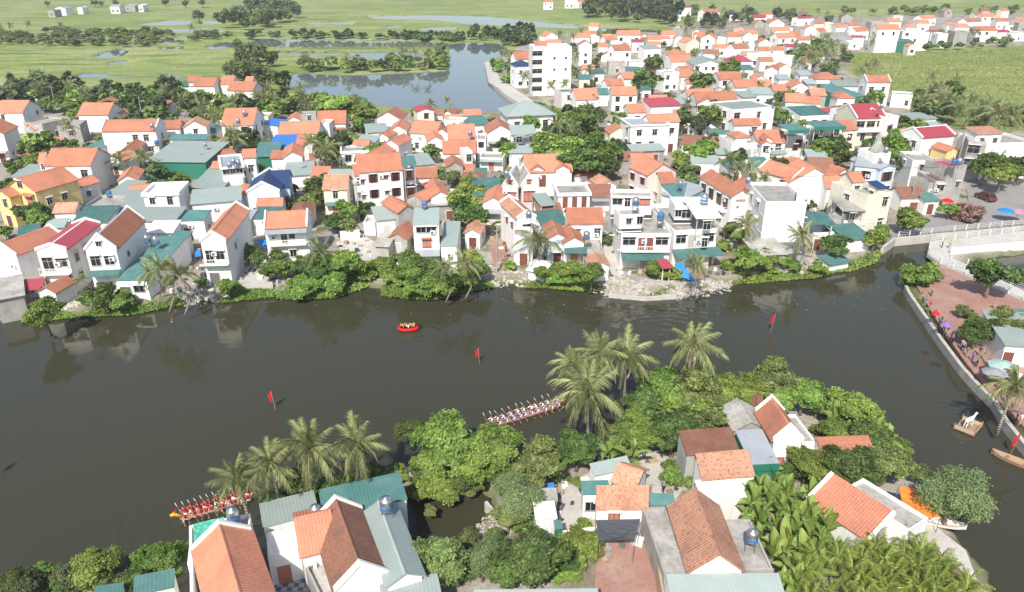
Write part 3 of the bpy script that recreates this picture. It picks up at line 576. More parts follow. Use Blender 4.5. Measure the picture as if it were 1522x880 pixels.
house(337,288,366,290,3,6,'H','w','o'); house(285,279,331,279,3.5,12,'S','c','y'); house(285,303,357,297,4,6,'S','w','y'); house(249,222,278,221,4,8,'F','w','c'); house(252,207,306,207,5,3,'S','w','g'); house(315,222,335,221,3.5,8,'G','w','o'); house(291,237,310,242,3,8,'G','w','o'); house(315,249,331,249,5,3,'P','w','o'); house(463,262,488,262,3,5,'P','w','o')
house(480,274,530,274,4,252,'S','w','y'); house(392,184,412,186,4,4,'S','w','u'); house(530,265,536,266,3,3,'F','w','c')
house(298,358.5,335,357.5,7.5,313,'G','w','o',r=1.3,cop=1,win=[('f',.26,4.9,1.1,2.0,'d'),('f',.68,5.1,1.2,1.3,'d'),('r',.3,5,.8,1,'d')],doors=[('f',.32,1.5,2.2,'iron')],awn=[(0,1,3.5,.8,'g')],balc=[(0,1,3.7,.7)],lab='narrow white tower-like house with orange roof in a white parapet at riverbank')
house(393,339,456,336,6.3,6,'P','w','o',cop=1,win=[('f',.43,4.5,.9,1.8,'d'),('f',.62,4.8,.9,1.1,'d'),('f',.6,1.6,1,1.2,'d')],awn=[(0,1,6.0,1.5,'e')],balc=[(.05,.95,3.4,1.0)],lab='white two-storey house with grey awning and balcony behind riverside palms')
house(254,329,303,328,3.5,313,'S','w','g'); house(345,330,371,330,3,312,'S','c','e'); house(372,326,410,326,3,308,'S','w','g'); house(382,309,418,308,3.5,4,'P','w','o'); house(431,320,461,319,3,7,'H','w','b'); house(240,366,262,367,3,5,'S','w','g'); house(219,346,256,345,3.4,4,'S','w','w')
# ------------------------------------------------------------------ far bank, middle
house(534.5,256,598,251,9.5,8,'P','w','o',st='b',win=[('f',.3,8.1,1.1,1.5,'b'),('f',.82,8.1,1.1,1.5,'b'),('f',.3,5,1.1,1.5,'b'),('f',.82,5,1.1,1.5,'b'),('f',.6,8.1,.7,.7,'d'),('f',.6,5,.7,.7,'d'),('f',.6,2,.7,.7,'d'),('f',.05,7.6,.6,.8,'d'),('f',.05,4.5,.6,.8,'d'),('f',.82,1.9,1.1,1.4,'b')],lab='three-storey white house with brown shutters and long orange roof')
house(598.5,252,617,250,8.6,6,'F','w','w',win=[('f',.5,4.6,1.2,1.5,'b'),('f',.5,1.6,1.2,1.5,'b'),('f',.5,7.2,1.6,1.6,'d')],lab='white stair bay with recessed openings adjoining the brown-shuttered white house'); house(600,246,617,245,10.3,4,'S','w','g',open=1,lab='teal canopy over the stair bay beside the long orange roof')
house(528,261,534,260.5,8.6,5,'P','w','o',lab='slim orange-roofed end bay of the brown-shuttered white house')
house(560,176,594,177,5,8,'G','w','o'); house(579,194,604,194,4,9,'G','w','o'); house(560,203,577,204,3.5,6,'G','w','o'); house(570,214,592,216,5,7,'G','w','o'); house(536,234,562,236,4,9,'G','k','o'); house(547,197,577,195,4,6,'S','w','y'); house(531,210,557,211,4,4,'S','w','y'); house(525,215,547,216,3.5,3,'P','w','o'); house(507,225,547,223,3.5,6,'F','w','c',ov=.25)
house(620,166,645,164.5,6,6,'G','k','m'); house(658,169,673,170,4,6,'G','w','b'); house(645,170,658,170.5,4,4,'P','w','b'); house(662,181,687,180,3.5,5,'P','w','o'); house(610,197,648,199,5,8,'P','w','o'); house(636,210,659,209,4.5,7,'G','w','o'); house(647,197,667,199,5,7,'G','w','o'); house(667,207,706,206,6,9,'P','w','o'); house(659,228,707,227,5,7,'P','w','o'); house(724,198,764,197,5,9,'G','w','o'); house(700,186,727,184,4,7,'S','w','g'); house(691,173,715,172,4,5,'P','w','o'); house(616,246,645,243,4,6,'S','w','y'); house(617,264,649,263,4,5,'P','w','o'); house(664,248,688,247,4.5,6,'G','c','o'); house(687,271,720,271,3,7,'H','w','b'); house(705,291,745,290,4,8,'S','w','g'); house(718,301,748,302,4.5,8,'G','w','o',awn=[(0,1,3.2,1.6,'e')]); house(641,293,668,291,5,9,'G','w','o'); house(632,306,678,303,3.5,5,'S','c','c'); house(605,295,629,299,4.5,7,'G','c','o'); house(592,316,618,311,5,7,'G','c','o')
house(690,225,702,224,6.5,4,'F','w','w'); house(709,207,722,207,6,7,'F','w','c'); house(676,236,690,236,3,3,'S','w','g'); house(690,256,706,255,3,4,'P','w','o'); house(706,262,722,262,3,4,'S','w','g')
house(576,354,605,356,3,6,'G','c','o'); house(558,365,577,366,2.6,4,'S','c','c')
house(614,335,652,334,7.5,310,'S','w','y',r=.5,win=[('f',.5,4.3,1.3,1.2,'s'),('f',.3,6.7,1.5,.9,'d'),('f',.7,6.7,1.5,.9,'d')],awn=[(0,1,3.2,1.9,'e'),(.3,.7,5.3,.5,'o')],lab='narrow white two-storey house with grey awning over overgrown riverbank')
house(655,366,679,366,4,330,'S','w','y',r=.8,win=[],lab='long pale-green roof running back beside the narrow grey-awning house'); house(691,346,713,347,3,6,'G','w','a'); house(560,327,590,324,3.4,5,'S','w','y'); house(540,330,557,330,2.6,4,'F','w','c')
house(755,173,822,170,5,11,'H','w','y',o=.8,win=[('f',.2,2.6,1.4,1.4,'d'),('f',.5,2.6,1.4,1.4,'d'),('f',.83,2.6,1.4,1.8,'d')],lab='white pavilion with wide pale hip roof beside the lane to the lake',name='pavilion')
house(762,200,797,199,6,6,'S','w','y',open=1,lab='pale sheet canopy over an open roof terrace near the lane'); house(760,212,795,211,3.4,5,'F','w','w'); house(757,227,790,227,3.5,4,'S','w','y')
house(783,256,850,254,5.5,9,'P','w','o',win=[],doors=[('f',.35,1.5,2.6,'brown',2.2),('f',.85,1.5,2.6,'brown',2.2)],lab='white house under two-peaked orange roof in front of the big tree clump'); house(790,252,808,252,6,6,'G','w','o',win=[],lab='smaller peak of the two-peaked orange roof, near the twin-gabled pink villa'); house(826,252,847,252,6,6,'G','w','o',win=[],lab='larger front peak on the two-peaked orange roof, towards tree clump')
house(747,276,770,277,6.5,8,'G','p','c',cop=1,r=2.2,win=[('f',.5,4.2,2.0,2.0,'s'),('f',.5,7.3,.6,.7,'s')],lab='pink-trimmed villa half with larger salmon arched window',name='villa'); house(775,277,797,276,6.3,7,'G','p','c',cop=1,r=2.2,win=[('f',.5,4.2,1.9,2.0,'s'),('f',.5,7.2,.6,.7,'s')],lab='pink-trimmed villa half with smaller salmon window beside the palm',name='villa')
house(830,287,877,286,5.5,7,'F','w','c',ov=.3,win=[],doors=[('f',.22,1,2.3,'brown',2.4),('f',.52,1,2.3,'brown',2.4),('f',.82,1,2.3,'brown',2.4)],lab='white flat-roofed house with three tall brown doors along its terrace'); house(853,261,880,260,3.5,6,'P','w','o'); house(892,277,916,275,3,8,'G','w','a'); house(877,293,908,293,3,6,'P','w','b'); house(804,307,825,305,4,288,'S','w','y',open=1)
house(936,248,963,260,6,7,'P','p','o',st='b',win=[('f',.2,4.3,1,1.3,'b'),('f',.75,4.3,1,1.3,'b'),('f',.2,1.4,1,1.3,'b'),('f',.5,1.4,1,1,'b'),('f',.75,1.4,1,1.3,'b')],lab='pinkish two-storey house turned side-on with brown shuttered windows'); house(984,272,1003,271,5,5,'P','k','o')
house(938,186,996,184,8,9,'F','w','e',ph=.25,ov=.3,win=[('f',.22,6,1.2,1.4,'d'),('f',.62,6,1.2,1.4,'d'),('f',.22,2.9,1.2,1.4,'d'),('f',.55,2.9,1.2,1.4,'d'),('l',.3,6,1.5,1.8,'d'),('l',.3,2.9,1.5,1.8,'d')],lab='white three-storey box house with grey flat roof behind the tree clump'); house(966,182,1010,180,8,5,'P','w','o'); house(907,198,935,197,4.5,5,'G','k','o'); house(940,225,988,223,3.2,4,'S','c','y')
house(769,325,796,322,7,300,'G','w','a',cop=1,st='s',win=[('f',.5,5.2,1.4,1.2,'d'),('l',.3,5,.8,1,'s'),('l',.6,5,.8,1,'s')],lab='long narrow white house with pale orange roof behind the tall riverside palm'); house(764,349,792,349,5.5,4,'F','w','c'); house(815,354,842,353,4.5,6,'G','b','o',balc=[(0,1,2.3,1)]); house(838,361,868,360,4,6,'G','w','o'); house(841,375,869,376,2.8,2,'S','w','g',open=1)
house(845,332,896,331.5,5.5,6,'P','w','o',win=[('f',.85,3.8,1,1.4,'d'),('f',.25,3.4,1,2,'s')],lab='white house with wide orange roof beside the tall white riverside block'); house(868,372,897,372,3,5,'F','c','c',win=[],doors=[('f',.5,1.4,2,'salmon')]); house(877,396,905,395,2.6,3.5,'G','w','a',win=[]); house(785,401,808,405,1.3,3,'S','w','w',win=[]); house(806,334,842,331,3.2,5,'S','w','g'); house(800,318,835,317,3,4,'S','c','b')
# two white riverside blocks
wb = [('f',.16,4.9,2.0,1.3,'d'),('f',.82,4.9,2.0,1.3,'d'),('l',.2,4.8,.9,1.1,'d'),('l',.6,4.8,.9,1.1,'d')]
house(924,347,998,347,6.2,300,'F','w','c',ph=.75,win=wb,doors=[('f',.41,1.1,2.2,'brown',3.3),('f',.58,1.1,2.2,'brown',3.3),('f',.5,1.4,2.2,'frame')],awn=[(0,.85,3.0,2.4,'g')],balc=[(.02,.98,3.3,.8)],lab='white riverside block with stained roof terraces and teal awning',name='riverside_block',cat='house')
house(921,319,955,318,9.2,4,'F','w','c',win=[('f',.42,8,.8,.9,'d'),('f',.9,8.1,.9,1.2,'d')],lab='white roof room on the riverside block with stained terraces',name='roof_room',cat='room'); house(909,291,970,292,10.2,4,'F','w','c',win=[('f',.15,9.2,1.6,1,'d'),('f',.4,9,.9,1.6,'d'),('f',.82,9.2,1.6,1,'s')],lab='back stair storey with three openings on the stained-terrace riverside block',name='roof_storey',cat='room')
house(1003,343,1067,339,6.5,302,'F','w','c',ph=.8,win=[('f',.16,5,1.7,1.4,'d'),('f',.8,5,1.9,1.4,'d'),('l',.3,4.8,.9,1.1,'d')],doors=[('f',.4,1.1,2.2,'frame',3.4),('f',.56,1.1,2.2,'frame',3.4),('f',.86,1.3,2,'salmon')],awn=[(-.02,1.08,3.2,2.6,'g')],lab='white riverside block with white canopy roof and washing terrace',name='riverside_block',cat='house')
house(1004,306,1030,306,9.3,5,'F','w','w',win=[('f',.2,8,1,1.1,'d'),('f',.65,7.9,1.4,1.4,'t' if False else 'd')],lab='white stair room beside the white canopy on the riverside block',name='roof_room',cat='room'); house(1036,324,1070,323,8.9,7,'S','w','w',open=1,r=1.0,lab='white sloping canopy roof on posts over the washing terrace',name='canopy',cat='canopy')
house(1005,297,1052,293,4,274,'S','w','g'); house(984,288,1016,297,4,7,'S','w','e'); house(985,398,997,397,2.6,2,'S','w','m',open=1)
house(1041,263,1088,292,6.8,4.5,'P','w','o',st='b',win=[('f',.15,5,1.2,2,'b'),('f',.4,5,1.2,2,'b'),('f',.65,5,1.2,2,'b'),('f',.85,5,1,1.8,'b'),('f',.4,1.8,1.2,2,'b'),('f',.7,1.8,1.2,2,'b')],balc=[(.1,.9,3.4,1)],lab='long orange-roofed villa side with brown balcony doors facing the white blocks',name='villa')
house(1089,291,1114,290,6.8,8,'G','w','o',st='b',win=[('f',.45,5,1.3,1.6,'b'),('f',.45,1.9,1.3,1.6,'b')],awn=[(.15,.75,6.2,.6,'o')],lab='orange front gable of the villa next to its balcony side',name='villa'); house(1117,289,1143,288,6.8,8,'G','w','o',st='b',win=[('f',.55,5,1.8,1.8,'b'),('f',.55,1.9,1.8,1.8,'b')],awn=[(.2,.9,6.2,.6,'o'),(.2,.9,3.1,.6,'o')],lab='orange front gable of the villa beside the riverside coconut palm',name='villa')
# ------------------------------------------------------------------ far bank, east end
house(910,141,946,141,6,7,'P','w','o'); house(968,158,1012,156,5,7,'S','w','m'); house(1036,151,1096,150,5,8,'P','w','o'); house(1037,154,1064,155,5,6,'G','w','o'); house(1023,143,1063,142,5,6,'P','w','o'); house(1012,159,1036,157,4,8,'S','c','y')
house(1090,163,1152,158,8,12,'F','w','y',ph=.35,win=[('f',.1,6,1.8,2,'d'),('f',.62,6,1,1.6,'d'),('f',.8,2.6,1,1.6,'d'),('l',.3,6,1.6,1.8,'d'),('l',.3,2.6,1.6,1.8,'d')],lab='big white three-storey box with pale green roof in the middle of the east village'); house(1092,186,1131,185,6,4,'P','w','o')
house(1088,213,1168,211,5.5,9,'F','w','c',win=[('f',.72,3.2,1.3,1.7,'d'),('f',.88,3.2,1.3,1.7,'d')],doors=[('f',.2,1.3,2.6,'salmon',1.4),('f',.33,1.3,2.6,'frame',1.4),('f',.46,1.3,2.6,'frame',1.4)],lab='white columned villa with orange roofs above a parapet',name='villa'); house(1094,205,1116,204,6.2,5,'H','w','o',win=[]); house(1128,206,1166,205,6.2,5,'P','w','o',win=[]); house(1135,208,1148,208,6.5,4,'G','w','o',win=[])
house(1014,214,1040,216,3,6,'P','w','b'); house(1065,218,1086,217,3,6,'P','w','b'); house(1028,243,1070,244,3.5,231,'S','w','y'); house(1085,251,1104,250,3,5,'S','w','g'); house(1127,248,1149,247,3,5,'S','w','g'); house(1050,230,1084,229,3,4,'S','w','y'); house(1033,192,1062,190,3,4,'S','w','w'); house(1147,229,1168,228,3.2,5,'S','w','y')
house(1151,257,1173,271,5.5,10,'P','w','o',lab='broad orange cross-hipped roof with white columns along one side'); house(1178,267,1206,261,5.8,9,'G','w','o',cop=1); house(1207,263,1242,264,5,10,'P','w','b'); house(1240,263,1266,259,5.5,9,'G','w','o'); house(1230,279,1255,279,5,6,'P','w','o'); house(1205,240,1232,241,4,7,'S','w','y')
house(1169,271,1200,300,9,7,'F','w','c',win=[('f',.3,7.2,.9,1.2,'d'),('f',.7,7.2,.9,1.2,'d'),('f',.3,4.2,.9,1.2,'d'),('f',.7,4.2,.9,1.2,'d')],lab='white three-storey block seen corner-on with roof terrace',name='corner_block',cat='house'); house(1186,281,1207,283,11,3,'F','w','w',win=[],lab='white stair room on the corner-on block with roof terrace',name='roof_room',cat='room')
house(1290,290,1327,285,8.5,268,'F','k','c',win=[('f',.75,6.8,1.1,1.7,'d'),('f',.72,2.8,1.1,1.7,'d'),('l',.5,6.5,1,1.6,'d')],lab='cream three-storey house at the inner river corner'); house(1268,270,1284,269,9.4,4,'P','k','o'); house(1305,280,1317,279,9.3,2.5,'S','k','n')
house(1253,313,1284,313,5.6,5,'S','w','c',open=1,lab='grey canopy roof over a balcony beside the cream corner house',name='canopy',cat='canopy'); house(1253,328,1284,328,3.5,6,'F','w','w',balc=[(0,1,2.3,1)]); house(1231,318,1252,322,4.8,6,'F','c','c')
house(1203,333,1238,332,5,4,'S','w','g',open=1,lab='teal canopy over a white balcony by the riverside palm',name='canopy',cat='canopy'); house(1210,346,1240,345,3.0,5,'F','w','w'); house(1258,356,1294,353,2.5,5,'S','w','g'); house(1240,349,1256,348,2.5,5,'S','w','g'); house(1234,393,1262,388,1.3,2.6,'S','w','g',gz=.4,r=.3,lab='small teal-roofed hut over the water at the river bend')
house(1140,329,1166,327,4,7,'G','w','o',win=[],doors=[('f',.5,1.2,2.1,'brown')]); house(1124,379,1168,377,2.5,5,'S','c','c'); house(1172,376,1196,375,2.3,3,'S','c','c')
house(1341,294,1375,293,3,5,'P','w','b',win=[],doors=[('f',.2,1.5,2,'frame'),('f',.6,2,2,'brown')]); house(1376,298,1396,297,3,6,'S','w','g')
house(1272,246,1308,250,6.8,8,'P','b','e',st='b',lab='pale blue villa wing with grey tiled roof',name='villa'); house(1309,251,1332,248,6.8,8,'G','b','e',st='b',win=[('f',.5,5,1.8,1.8,'b'),('f',.5,1.9,1.8,1.8,'b')],lab='pale blue villa front gable with grey roof and maroon window',name='villa'); house(1301,228,1325,226,9.5,5,'F','w','w',win=[],lab='white water tower room behind the pale blue villa',name='tower_room',cat='tower')
house(1274,176,1318,175,7.4,11,'P','k','m',cop=1,r=2.6,win=[('f',.15,5.8,2.2,1.5,'d'),('f',.5,5.8,2.2,1.5,'d'),('f',.83,5.8,2,1.5,'d'),('f',.3,2.4,1.2,2,'d'),('f',.7,2.4,1.2,2,'d')],balc=[(0,1,4,1.2)],lab='maroon-roofed villa with dark glazed balcony',name='villa'); house(1318.5,174,1337,172,8,7,'F','w','c',win=[('f',.4,5,1.1,1.7,'b')]); house(1257,165,1270,164,7.5,6,'P','w','m'); house(1292,163.5,1301,163.5,8.9,2,'G','w','w',win=[])
house(1206,193,1252,193,7,6,'F','k','c'); house(1253,193.5,1275,192,7,6,'P','k','o'); house(1211,189,1255,188,9.4,5,'S','w','g',open=1,fas=1,r=.2,lab='dark teal flat canopy on the long cream house roof',name='canopy',cat='canopy'); house(1170,203,1201,201,6.5,8,'F','w','c',win=[('f',.6,4.6,1.1,1.8,'b'),('l',.4,4.5,1.2,1.8,'d')]); house(1172,194,1200,193,8.8,5,'S','w','g',open=1,fas=1,r=.2,lab='teal canopy on the white house next to the long cream house',name='canopy',cat='canopy'); house(1127,212,1168,211,5.5,6,'P','w','o'); house(1133,214,1146,214,5.8,4,'G','w','o')
house(1190,172,1233,170,4,158,'S','w','g'); house(1170,168,1188,168,4,5,'S','w','y'); house(1226,166,1248,165,4.5,4,'P','w','m'); house(1245,146,1271,146,4,8,'H','w','o'); house(1168,151,1198,152,5,7,'P','k','o'); house(1289,122,1324,122,8,6,'P','w','o',cop=1,lab='white tower house with orange saddle roof at the meadow edge'); house(1255,146,1288,143,4,131,'S','g','g'); house(1326,139,1357,141,4.5,6,'F','w','g'); house(1355,178,1392,176,4,5,'S','w','y'); house(1380,190,1404,189,4,4,'S','w','y')
house(1371,205,1419,201,7,7,'P','w','m',cop=1,r=1.6,win=[('l',.3,5,1.2,1.6,'d'),('l',.7,5,1.2,1.6,'d')],lab='long white house with maroon sheet roof between white copings by the unfinished block'); house(1341,203,1365,204,5,6,'G','y','o'); house(1357,238,1391,239,6.5,8,'F','w','c'); house(1411,248,1438,245,8,6,'F','c','m',win=[('f',.7,4,1,1.2,'d')],lab='grey cement tower house with maroon roof by the road'); house(1391,269,1409,269,6,7,'F','c','r',win=[('f',.5,4.6,1.4,1.2,'d')]); house(1381,272,1392,271,5.5,5,'F','c','c'); house(1408,225,1424,224,5,5,'G','y','o')
house(1467,213,1540,211,8.5,10,'F','w','c',win=[],lab='long blank white-walled building beside the unfinished block'); house(1440,209,1466,211,9,9,'F','c','c',win=[('f',.4,7,2.4,2,'d'),('f',.4,3.6,2.6,2.4,'d'),('f',.85,5,.8,2,'d')],lab='unfinished cement block with gaping openings near the parked car'); house(1452,199,1490,198,10.2,4,'S','w','a')
# ------------------------------------------------------------------ far village
house(793,70,850,69,17,10,'F','w','w',win=[('f',.1,z,3.6,1.5,'d') for z in (2.5,5.6,8.7,11.8,14.8)]+[('f',x,z,.6,.8,'d') for x in (.55,.85) for z in (5,9,13)],lab='tall six-storey white block above the lake shore',name='apartment_block',cat='apartment block')
FARH = '''767,99,792,98,8,8,H,w,n 767,88,793,87,8,8,P,w,o 795,67,812,67,17,4,P,w,o 835,137,857,136,7,8,F,p,g 857,148,890,147,6,9,P,w,o 903,127,927,126,5,6,P,w,o 928,117,946,116,6,6,P,w,o 861,67,880,67,9,7,G,w,o 811,55,829,54,5,7,G,w,o 850,56,877,56,5,7,P,w,o 879,56,891,56,5,6,G,w,w
918,53,952,53,7,8,P,w,o 901,60,919,59,5,6,P,w,o 914,76,938,75,7,8,P,w,o 959,73,983,72,5,7,S,w,y 963,59,982,59,5,7,P,k,o 985,52,1003,52,5,7,P,w,o 1003,57,1015,57,5,6,G,w,o 1021,64,1040,63,5,8,G,k,o 1042,57,1063,58,6,8,G,w,o 1056,57,1080,56,6,7,F,w,w 1082,55,1101,55,5,7,P,k,o 1103,51,1127,51,5,7,P,w,o 1092,73,1114,72,5,7,P,w,o 999,93,1030,92,5,8,P,w,o 1032,97,1078,97,6,15,G,w,y 1082,92,1120,92,5,8,H,w,m 988,108,1010,107,7,7,F,w,c 1011,114,1030,113,5,7,P,w,o 1070,118,1102,117,6,7,P,w,o 1094,130,1126,129,5,7,P,w,o 866,103,883,103,5,5,P,w,o 876,109,898,109,4,5,S,w,g 861,117,877,117,4,5,S,k,g 905,93,930,93,5,7,F,c,c 935,92,960,92,5,7,F,w,c 990,83,1020,83,5,6,P,w,o 963,92,985,92,5,5,F,c,c 972,112,985,112,4,6,S,w,m 932,105,952,105,4,5,S,w,g 1013,104,1030,103,5,4,P,w,o 1022,124,1034,124,4,5,P,w,o 955,133,968,133,4,5,S,w,g
928,10,945,10,6,8,F,w,w 958,7,980,7,6,8,P,w,o 1003,12,1028,11,6,8,P,w,m 1048,19,1070,18,6,8,P,w,o 1118,25,1140,25,5,8,P,w,m 808,3,822,3,6,8,P,w,o 840,3,853,3,5,8,P,w,w 860,3,872,2,5,8,P,w,o 1000,22,1012,22,4,8,S,w,g 1045,26,1060,26,5,8,F,w,w 1085,22,1105,22,4,7,S,w,n
1122,27,1138,27,5,7,P,w,m 1144,35,1166,35,5,8,G,w,o 1188,28,1210,27,5,7,P,w,m 1211,36,1227,36,5,7,P,w,o 1227,34,1240,34,6,6,F,k,c 1197,43,1213,43,7,8,G,w,o 1147,46,1175,46,5,7,P,w,o 1158,57,1185,56,6,8,P,w,o 1128,64,1147,64,5,8,G,w,o 1217,47,1229,46,5,6,P,k,o 1233,50,1262,49,5,8,F,c,c 1243,41,1257,41,5,7,P,w,o 1262,39,1278,39,5,7,P,w,o 1273,47,1292,46,5,7,P,w,o 1296,33,1322,33,8,8,F,c,c 1305,44,1338,44,11,8,P,w,o 1320,33,1340,33,7,7,P,w,o 1342,47,1382,48,9,10,F,w,c 1347,41,1361,41,10.5,5,P,w,o 1337,63,1359,63,5,7,S,g,g 1371,28,1392,27,5,7,P,w,o 1364,35,1382,35,5,7,P,w,o 1384,48,1405,48,5,7,P,w,m 1395,50,1410,50,7,7,F,w,c 1408,38,1420,38,5,6,P,w,o 1420,41,1441,41,5,7,P,w,o 1438,33,1460,32,5,7,P,w,o 1460,25,1480,25,6,7,P,w,o 1420,47,1440,47,8,8,F,c,c 1452,46,1483,46,6,8,P,w,o 1484,48,1502,48,5,7,P,w,m 1503,49,1530,48,5,8,F,w,c 1512,31,1530,31,5,7,P,w,o 1482,32,1500,32,5,7,P,w,o 1351,69,1362,69,4,5,G,p,o
1137,104,1156,105,5,7,G,w,o 1158,101,1176,101,5,7,G,w,o 1140,83,1178,85,5,8,F,w,c 1122,118,1140,118,4,7,G,w,o 1213,118,1250,118,4,8,H,w,o 1243,128,1278,128,4,6,S,w,y 1176,130,1202,130,5,7,G,w,o 1200,125,1215,125,4,6,S,c,e 1100,103,1120,103,4,6,S,w,g 1130,92,1150,92,4,6,P,w,o 1150,75,1165,75,4,6,P,w,o 1170,70,1195,70,4,6,S,w,m 1186,60,1205,60,5,6,P,w,o 1240,60,1262,60,4,6,S,c,e 1262,62,1280,62,4,6,F,w,c 1268,56,1285,56,5,6,P,w,m 1105,83,1125,83,4,6,P,w,o 1062,72,1085,72,4,6,P,w,o 1040,78,1060,78,4,6,S,w,e 890,70,903,70,5,6,P,w,o 940,63,957,63,5,6,S,w,m 1120,140,1150,140,4,7,S,w,y 1150,135,1170,135,4,6,P,w,o 1206,142,1228,142,4,6,P,c,o 1228,133,1243,133,4,6,S,w,g 1158,118,1176,118,4,6,S,w,y 1190,112,1208,112,4,6,S,w,e 1105,145,1125,144,4,6,S,w,y 890,140,905,140,4,6,S,w,g 1102,66,1122,66,5,6,F,w,w 1128,76,1146,76,5,6,P,w,o 1208,84,1226,84,4,6,P,w,b 1192,92,1207,92,4,6,P,w,o
288,128,318,128,5,8,P,w,o 280,122,300,121,5,6,P,w,o 327,125,345,125,5,8,P,w,o 338,134,375,135,5,8,P,w,o 364,123,374,123,5,6,P,w,o 265,128,285,128,3.5,6,S,w,g 70,15,80,15,5,10,F,c,c 97,13,108,12,5,10,P,w,e 114,11,122,11,5,10,F,w,w 163,10,177,10,5,10,P,w,e 185,9,200,9,4,10,S,c,y 205,8,212,8,5,10,G,w,w
240,158,252,158,3,5,P,w,b 224,155,232,155,4,4,G,w,w'''
for ln in FARH.split():
    a_ = ln.split(','); house(*[float(x) for x in a_[:6]], *a_[6:9])
# small dwellings that fill the gaps
from math import hypot
def infill(pp, n, seed, w0, w1):
    pts = [P(x, y) for x, y in pp]; poly = np.array([[p.x, p.y] for p in pts]); r = random.Random(seed); k = 0
    for _ in range(n*60):
        if k >= n: break
        x, y = r.uniform(poly[:,0].min(), poly[:,0].max()), r.uniform(poly[:,1].min(), poly[:,1].max())
        if sdf(np.array([x]), np.array([y]), poly)[0] > 0 or landdist(np.array([x]), np.array([y]))[0] < 6: continue
        w = r.uniform(w0, w1); d = r.uniform(4.5, 7)
        if any(abs(x-f[0]) < f[3]+w*.5 and abs(y-f[1]) < f[4]+d*.5 for f in FOOT): continue
        k += 1; rt = r.choice('PGPGSFF'); rc = r.choice('ooaab') if rt in 'PG' else r.choice('gyyge') if rt == 'S' else 'c'; h = r.choice((2.8, 3.2, 3.5, 5.5)) if rt != 'S' else 2.8
        a = r.uniform(-.25, .25); u = Vector((math.cos(a), math.sin(a), 0)); c0 = Vector((x, y-d/2, GZ+h)); A, B_ = proj(c0-u*(w/2)), proj(c0+u*(w/2)); house(A[0], A[1], B_[0], B_[1], h, d, rt, r.choice('wwwwwkcc'), rc)
infill([(0,185),(250,200),(330,195),(560,185),(740,185),(720,330),(560,340),(480,300),(250,320),(0,330)], 18, 3, 4, 6)
infill([(860,150),(1120,140),(1280,150),(1330,240),(1300,270),(1140,300),(1000,260),(900,300),(760,300),(930,240),(900,170)], 16, 4, 4, 6)
infill([(800,75),(880,52),(1120,45),(1260,50),(1180,70),(1170,110),(1240,140),(1100,145),(860,140)], 34, 5, 5, 7.5)
infill([(1120,24),(1250,30),(1440,22),(1560,22),(1560,50),(1260,60),(1120,50)], 18, 6, 6, 8)
# ------------------------------------------------------------------ near bank
house(289,816,371,788,5.5,-13,'G','w','o',cop=1,r=1.5,win=[],lab='long white house with ribbed orange roof and white gable coping at the bottom edge')
house(285,780,372,763,4.0,-4.6,'F','w','c',ph=.35,win=[],lab='white rear roof terrace with turquoise sheet and water drum behind ribbed orange roof',name='terrace_annex',cat='annex')
house(482,770,604,742,4.2,717,'S','w','g',r=.4,win=[],lab='long teal sheet roof at the water edge beside the tall palm'); house(392,784,473,763,3.6,741,'S','w','y',r=.3,win=[],lab='pale sheet lean-to roof in panels under the riverside palms')
house(398,828,455,815,3.3,786,'F','w','w',ph=.15,win=[],doors=[('f',.35,1.1,2.1,'salmon')],lab='flat white terrace roof over an orange doorway beside the tiled house')
house(499,877,575,852,4.5,766,'G','w','b',cop=1,r=1.7,win=[],lab='old house with weathered red gable roof beside the grey sheet hall'); house(449,824,497,812,4.4,5,'P','w','o',r=1.5,win=[],lab='orange wing roof joining the weathered red gable house')
house(478,892,506,880,3.3,824,'F','c','c',ph=.4,win=[],lab='stained cement side roof below the orange wing roof'); house(577,869,627,854,4.4,758,'G','w','y',r=.7,win=[],lab='grey-green sheet hall roof with a central ridge near the inlet'); house(570,902,655,884,3.4,864,'S','w','y',r=.3,win=[],lab='pale sheet roof strip below the grey-green hall at the bottom edge')
house(200,884,258,872,3,854,'S','k','g',r=.5,win=[],lab='teal-edged cream shed beside the lime tree at the bottom edge'); house(140,892,180,886,2.6,872,'S','w','g',r=.3,win=[],lab='teal roof corner below the leafy riverside trees, bottom edge')
house(887,755,963,755,2.9,727,'S','w','a',r=1.5,win=[('f',.35,1.8,.9,1.2,'s')],lab='pale orange tiled roof above the dark shade net'); house(912,714,943,725,2.8,3,'P','w','a',win=[],lab='small tiled hut with pale orange roof on the white yard')
house(867,735,906,734,3,717,'S','w','g',r=.3,win=[('f',.3,1.7,.9,1.1,'d')],lab='white outhouse with teal roof beside the pale orange roof'); house(967,751,1003,750,2.8,736,'S','g','g',r=.3,win=[],lab='low green sheet box roof behind the cement flat roof'); house(884,707,938,695,2.8,686,'S','w','y',r=.4,win=[],lab='pale grey-green roof under the mixed trees by the yard')
house(1026,848,1103,847,4.0,753,'G','w','a',cop=0,r=1.7,win=[],lab='long pale orange gable house between cement flat roofs'); house(988,855,1026,853,2.9,753,'F','c','c',ph=.12,win=[],lab='stained cement flat roof on the yard side of the long gable house'); house(1104,847,1149,846,3.3,772,'F','c','c',ph=.25,win=[],lab='cement roof terrace with a water drum beside the banana grove')
house(998,892,1167,890,3.4,856,'S','w','y',r=.5,fas=1,win=[],lab='wide teal-grey sheet roof in front of the long gable house, bottom edge')
